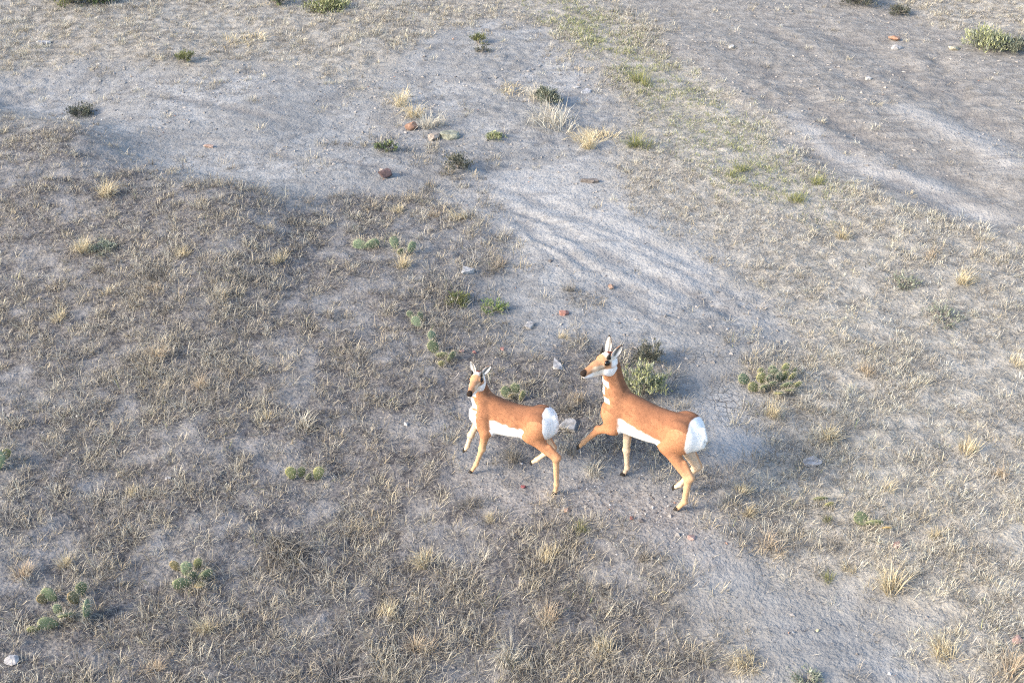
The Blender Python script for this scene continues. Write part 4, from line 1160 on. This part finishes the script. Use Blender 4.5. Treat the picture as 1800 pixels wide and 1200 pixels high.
# ------------------------------------------------------------------ shrubs and small green plants
LEAFC = {'sage': [(.31, .34, .25), (.38, .40, .31), (.23, .26, .19)], 'dark': [(.10, .115, .085), (.15, .16, .12), (.20, .20, .15), (.07, .075, .06)],
         'green': [(.16, .24, .08), (.24, .31, .11), (.32, .36, .15)], 'olive': [(.20, .22, .09), (.28, .29, .13), (.14, .16, .07)], 'yellowgreen': [(.38, .41, .20), (.44, .45, .25), (.30, .33, .17)]}
def shrub(label, px_, py_, w, h, pal, n_leaf=900, leaf=.022, name='shrub', cat='shrub', upright=.5, core=0.0, hollow=.15, tip=None):
    root = empty(name, spot(px_, py_)); tag(root, label, cat, 'shrubs and small plants')
    r = np.random.default_rng(int(px_ * 7 + py_)); st, tips = [], []
    ns = max(7, int(18 * w / .4)); 
    for i in range(ns):
        a = r.uniform(0, 6.28); out = math.sqrt(r.random()) * w / 2; hh = h * math.sqrt(max(.08, 1 - (out / (w / 2)) ** 2 * .8)) * r.uniform(.7, 1.08)
        e = np.array((out * math.cos(a), out * math.sin(a), hh)); m = e * (.45, .45, .5) + r.normal(0, .012, 3)
        st.append(tube([(0, 0, -.02), m * (.35, .35, .6), m, e], .006, .002, 4)); tips.append((m, e))
        for _ in range(2):
            e2 = m + (e - m) * r.uniform(.4, .8) + r.normal(0, .05 * w / .4, 3) * (1, 1, .5); e2[2] = max(.02, e2[2]); st.append(tube([m, (m + e2) / 2 + r.normal(0, .006, 3), e2], .003, .0012, 3)); tips.append((m, e2))
    sv, sf, _ = join(st); mobj('stems', mesh_from('stems', sv, sf, M_TWIG), root)
    ti = r.integers(0, len(tips), n_leaf); M0 = np.array([t[0] for t in tips])[ti]; E0 = np.array([t[1] for t in tips])[ti]
    t = hollow + (1.05 - hollow) * r.random(n_leaf) ** .7
    b0 = M0 + (E0 - M0) * t[:, None] + r.normal(0, .016 * w / .4, (n_leaf, 3)); b0[:, 2] = np.maximum(b0[:, 2], .004)
    az = np.arctan2(b0[:, 1], b0[:, 0]) + r.normal(0, 1.0, n_leaf)
    P_ = np.array(LEAFC[pal]); ct = P_[r.integers(0, len(P_), n_leaf)] * r.uniform(.7, 1.15, (n_leaf, 1))
    if tip is not None:
        tm = (t > .75) & (r.random(n_leaf) < .7); T_ = np.array(LEAFC[tip]); ct = np.where(tm[:, None], T_[r.integers(0, len(T_), n_leaf)], ct)
    v, f, c = blades(b0, az, leaf * r.uniform(.6, 1.3, n_leaf), np.clip(r.normal(1.2 - upright, .4, n_leaf), 0, 1.6), r.normal(.2, .3, n_leaf), leaf * .28 * r.uniform(.7, 1.3, n_leaf), ct * .85, ct, r.uniform(0, 6.28, n_leaf))
    mobj('foliage', mesh_from('foliage', v, f, M_LEAF, c, smooth=False), root)
    return root
shrub('light green sagebrush right behind the neck of the larger pronghorn', 1130, 692, .50, .36, 'sage', 1900, .042, 'sagebrush', 'shrub', .95, tip='yellowgreen')
shrub('dark leafless looking shrub above the sagebrush', 1143, 636, .40, .20, 'dark', 1500, .03, 'dark_shrub')
shrub('small round olive bush alone on the bare earth at the upper left', 325, 110, .36, .22, 'olive', 1300, .03, 'round_bush', 'bush')
shrub('small dark green shrub above the purple stone', 680, 268, .34, .17, 'dark', 900, .035, tip='green')
shrub('dark grey shrub right of the purple stone, on the path', 806, 298, .46, .20, 'dark', 1200, .035, 'dark_shrub')
shrub('small dark green shrub near the top centre on the path', 841, 78, .34, .20, 'olive', 800, .035)
shrub('tiny dark shrub just below the one at the top centre', 846, 92, .26, .10, 'dark', 400, .03)
shrub('low green plant on gravelly earth left of the flat pale slab', 868, 545, .34, .06, 'green', 450, .04, 'low_plant', 'plant', .2)
shrub('low olive plant at the grass edge, left of the low green plant', 805, 532, .34, .08, 'olive', 420, .045, 'low_plant', 'plant', .4)
shrub('small yellow green plant alone on the upper path', 868, 245, .30, .08, 'yellowgreen', 500, .045, 'low_plant', 'plant', .3)
shrub('grey green shrub among the buff tufts of the upper path', 962, 184, .50, .26, 'sage', 1400, .05, tip='dark')
shrub('sage green bush beside the dirt road at the upper right', 1735, 85, .85, .30, 'sage', 2400, .06, 'sagebrush', 'shrub', .8, tip='yellowgreen')
shrub('dark sage bush at the right end of the one beside the road', 1785, 92, .55, .24, 'sage', 1400, .055, 'sagebrush', 'shrub', .8, tip='dark')
shrub('dark bush cut by the top edge at the upper left', 125, 6, .9, .35, 'olive', 2000, .06, 'dark_bush', 'bush')
shrub('dark green bush at the top edge, right of the dark bush at the upper left', 182, 4, .7, .30, 'dark', 1400, .06, 'dark_bush', 'bush', tip='green')
shrub('small dark bush at the top edge above the middle of the left half', 490, 8, .45, .22, 'dark', 800, .05, 'dark_bush', 'bush', tip='green')
shrub('pale olive bush at the top edge beside the small dark bush', 572, 18, .9, .20, 'olive', 1600, .06, 'pale_bush', 'bush', tip='yellowgreen')
shrub('dark brown bush cut by the top edge above the dirt road', 1505, 6, .9, .25, 'dark', 1600, .055, 'dark_bush', 'bush')
shrub('small dark shrub on the road just below the one at the top edge', 1580, 25, .45, .14, 'dark', 700, .045, 'dark_shrub')
shrub('green leafy plant beside the buff tuft in the upper left field', 178, 440, .36, .08, 'sage', 420, .045, 'low_plant', 'plant', .4)
shrub('grey green plant in the bottom right, low on the bare patch edge', 1420, 1194, .30, .05, 'sage', 300, .035, 'low_plant', 'plant', .3)
shrub('dark shrub on the shaded bank near the left edge', 148, 203, .55, .14, 'dark', 900, .045, 'dark_shrub')
shrub('green plant in the right field above the pale tuft', 1590, 498, .45, .05, 'sage', 260, .045, 'low_plant', 'plant', .4)
shrub('green plant at the right end of the right field', 1660, 560, .55, .05, 'sage', 300, .045, 'low_plant', 'plant', .4)
# fan of dead stems at the bottom
ds = empty('dead_shrub', spot(585, 1192)); tag(ds, 'fan of grey dead stems at the bottom edge, left of the centre', 'dead shrub')
st = []
for i in range(46):
    a = random.uniform(0, 6.28); L = random.uniform(.14, .34); up = random.uniform(.05, .6)
    p = [np.array((random.uniform(-.03, .03), random.uniform(-.03, .03), -.01))]
    for k in range(3):
        a += random.uniform(-.3, .3); p.append(p[-1] + np.array((math.cos(a), math.sin(a), up * (1 - .35 * k))) * L / 3)
    for q in p[1:]: q[2] = max(q[2], .01)
    st.append(tube(p, .0035, .0013, 3))
sv, sf, _ = join(st); mobj('stems', mesh_from('stems', sv, sf, M_TWIG), ds)

# ------------------------------------------------------------------ rocks
def ico(n):
    import bmesh
    bm = bmesh.new(); bmesh.ops.create_icosphere(bm, subdivisions=n, radius=1); bm.verts.ensure_lookup_table()
    v = np.array([x.co[:] for x in bm.verts]); f = np.array([[q.index for q in p.verts] for p in bm.faces]); bm.free(); return v, f
IV, IF = ico(3)
ROCKM = {}
def rock(label, px_, py_, w, l, h, col, rz=0, slab=False, name='stone'):
    mean_ = sum(col) / 3; col = tuple(v * .72 + mean_ * .28 for v in col); col = tuple(v * (.68 if min(col) > .38 else .80) for v in col); key = tuple(col)
    if key not in ROCKM: ROCKM[key] = make_plain('rock', col, .9, .2, noise=14)
    r = np.random.default_rng(int(px_ * 3 + py_ * 5)); v = IV.copy()
    for _ in range(14 if not slab else 9):                    # chip flat facets off
        d = r.normal(0, 1, 3); d[2] *= .35 if slab else 1; d /= np.linalg.norm(d); lim = r.uniform(.42, .85)
        s = v @ d; v -= d * np.clip(s - lim, 0, None)[:, None]
    if slab: v[:, 2] = np.clip(v[:, 2], -.4, .38) / .4
    v += (nz3(v, 3.0, int(px_)) * .10 + nz3(v, 8.0, 5) * .05)[:, None] * v
    v = v * (w / 2, l / 2, h / 2)
    o = mobj(name, mesh_from(name, v, IF, ROCKM[key], smooth=False)); p = spot(px_, py_)
    o.location = p + Vector((0, 0, h * .30)); o.rotation_euler = (r.normal(0, .06), r.normal(0, .06), R(rz)); tag(o, label, 'stone', 'loose stones on the ground')
ORANGE, PURPLE, GREY, CREAM, RED, PINK = (.52, .26, .14), (.16, .10, .10), (.46, .44, .42), (.50, .46, .32), (.48, .20, .14), (.48, .29, .24)
rock('orange angular rock at the edge of the upper path', 722, 226, .26, .20, .15, ORANGE, 30)
rock('tan rock right of the orange rock', 764, 245, .26, .22, .12, (.38, .31, .24), 10)
rock('flat mossy grey rock beside the tan rock', 792, 241, .34, .24, .10, (.30, .31, .22), 0, True)
rock('dark purple red boulder on the bare earth above the left field', 676, 312, .25, .22, .20, PURPLE, 40)
rock('pale stone leaning on the purple boulder', 671, 303, .12, .10, .10, (.44, .36, .30), 0)
rock('orange rock on the dirt road at the upper right', 1573, 71, .27, .22, .13, ORANGE, 0)
rock('flat grey white rock just below the orange rock on the road', 1577, 86, .26, .22, .06, GREY, 20, True)
rock('yellowish stone on the road left of the sage bush', 1676, 88, .26, .2, .10, CREAM, 0)
rock('flat red stone standing among grass above the pronghorns', 990, 553, .13, .13, .05, RED, 15, True)
rock('pale flat slab between the heads of the two pronghorns', 978, 642, .13, .24, .05, (.50, .48, .47), 20, True)
rock('pale crusty slab behind the rump of the smaller pronghorn', 1000, 751, .24, .24, .05, (.44, .42, .40), 0, True)
rock('thin pale slab on gravelly earth above the smaller pronghorn', 929, 574, .20, .15, .045, (.50, .47, .44), 5, True)
rock('white crumbly stone at the grass edge, left of the path', 820, 479, .20, .18, .07, (.58, .56, .54), 0, True)
rock('pink square stone on bare earth below the larger pronghorn', 1215, 946, .085, .07, .05, PINK, 20)
rock('pink stone at the bottom right edge', 1787, 1127, .12, .09, .06, PINK, 30)
rock('pale orange stone at the lower edge of the gravel patch', 996, 899, .08, .07, .05, (.52, .33, .22), 10)
rock('white chunk of rock in the bottom left corner', 20, 1162, .12, .12, .06, (.56, .54, .54), 0)
rock('small yellow stone on the pale bare patch at the bottom right', 1437, 1108, .035, .03, .025, (.62, .56, .30), 0)
rock('small white stone left of the yellow stone on the bare patch', 1394, 1112, .035, .03, .025, (.66, .65, .64), 0)
rock('white stone in the left field above the prickly pear with brownish pads', 295, 842, .07, .06, .03, (.56, .54, .54), 0, True)
rock('whitish flat stone on the upper path near its right side', 1030, 163, .20, .16, .05, (.60, .59, .60), 0, True)
rock('small white stone beside the whitish flat stone on the upper path', 1012, 155, .13, .10, .04, (.60, .59, .58), 0, True)
rock('red stone on gravelly earth above the ears of the smaller pronghorn', 883, 615, .06, .05, .04, (.50, .18, .15), 0)
rock('dark red stone left of the red stone above the smaller pronghorn', 834, 620, .055, .05, .04, (.36, .10, .10), 0)
rock('brownish pink stone at the grass edge, left of the dark red stone', 812, 620, .06, .05, .04, PINK, 0)
rock('dark red stone on the gravel patch between the hooves of the smaller pronghorn', 920, 856, .06, .05, .04, (.26, .06, .07), 0)
rock('dark red stone on the gravel patch below the larger pronghorn', 1110, 912, .06, .05, .04, (.26, .08, .07), 0)
rock('orange stone on the bare earth of the upper left', 368, 259, .18, .12, .06, (.52, .32, .22), 0)
rock('white stone on the dirt road near its left edge', 1286, 84, .14, .10, .05, (.66, .64, .60), 0, True)
rock('white stone in the middle of the dirt road', 1527, 139, .14, .1, .05, (.66, .64, .60), 0, True)
rock('reddish stone in the lower right field', 1577, 960, .10, .09, .04, (.44, .25, .19), 0)
rock('flat grey stone half sunk in the right field', 1425, 815, .24, .18, .04, (.46, .44, .43), 0, True)
rock('dark flat stone at the right edge of the middle path', 1038, 320, .28, .12, .06, (.20, .17, .15), 0, True)
rock('brown stone among the dark grass of the upper path', 1075, 506, .10, .08, .06, (.40, .24, .16), 0)
rock('white slab at the upper left corner of the left bank', 78, 76, .28, .16, .06, (.52, .50, .49), 20, True)
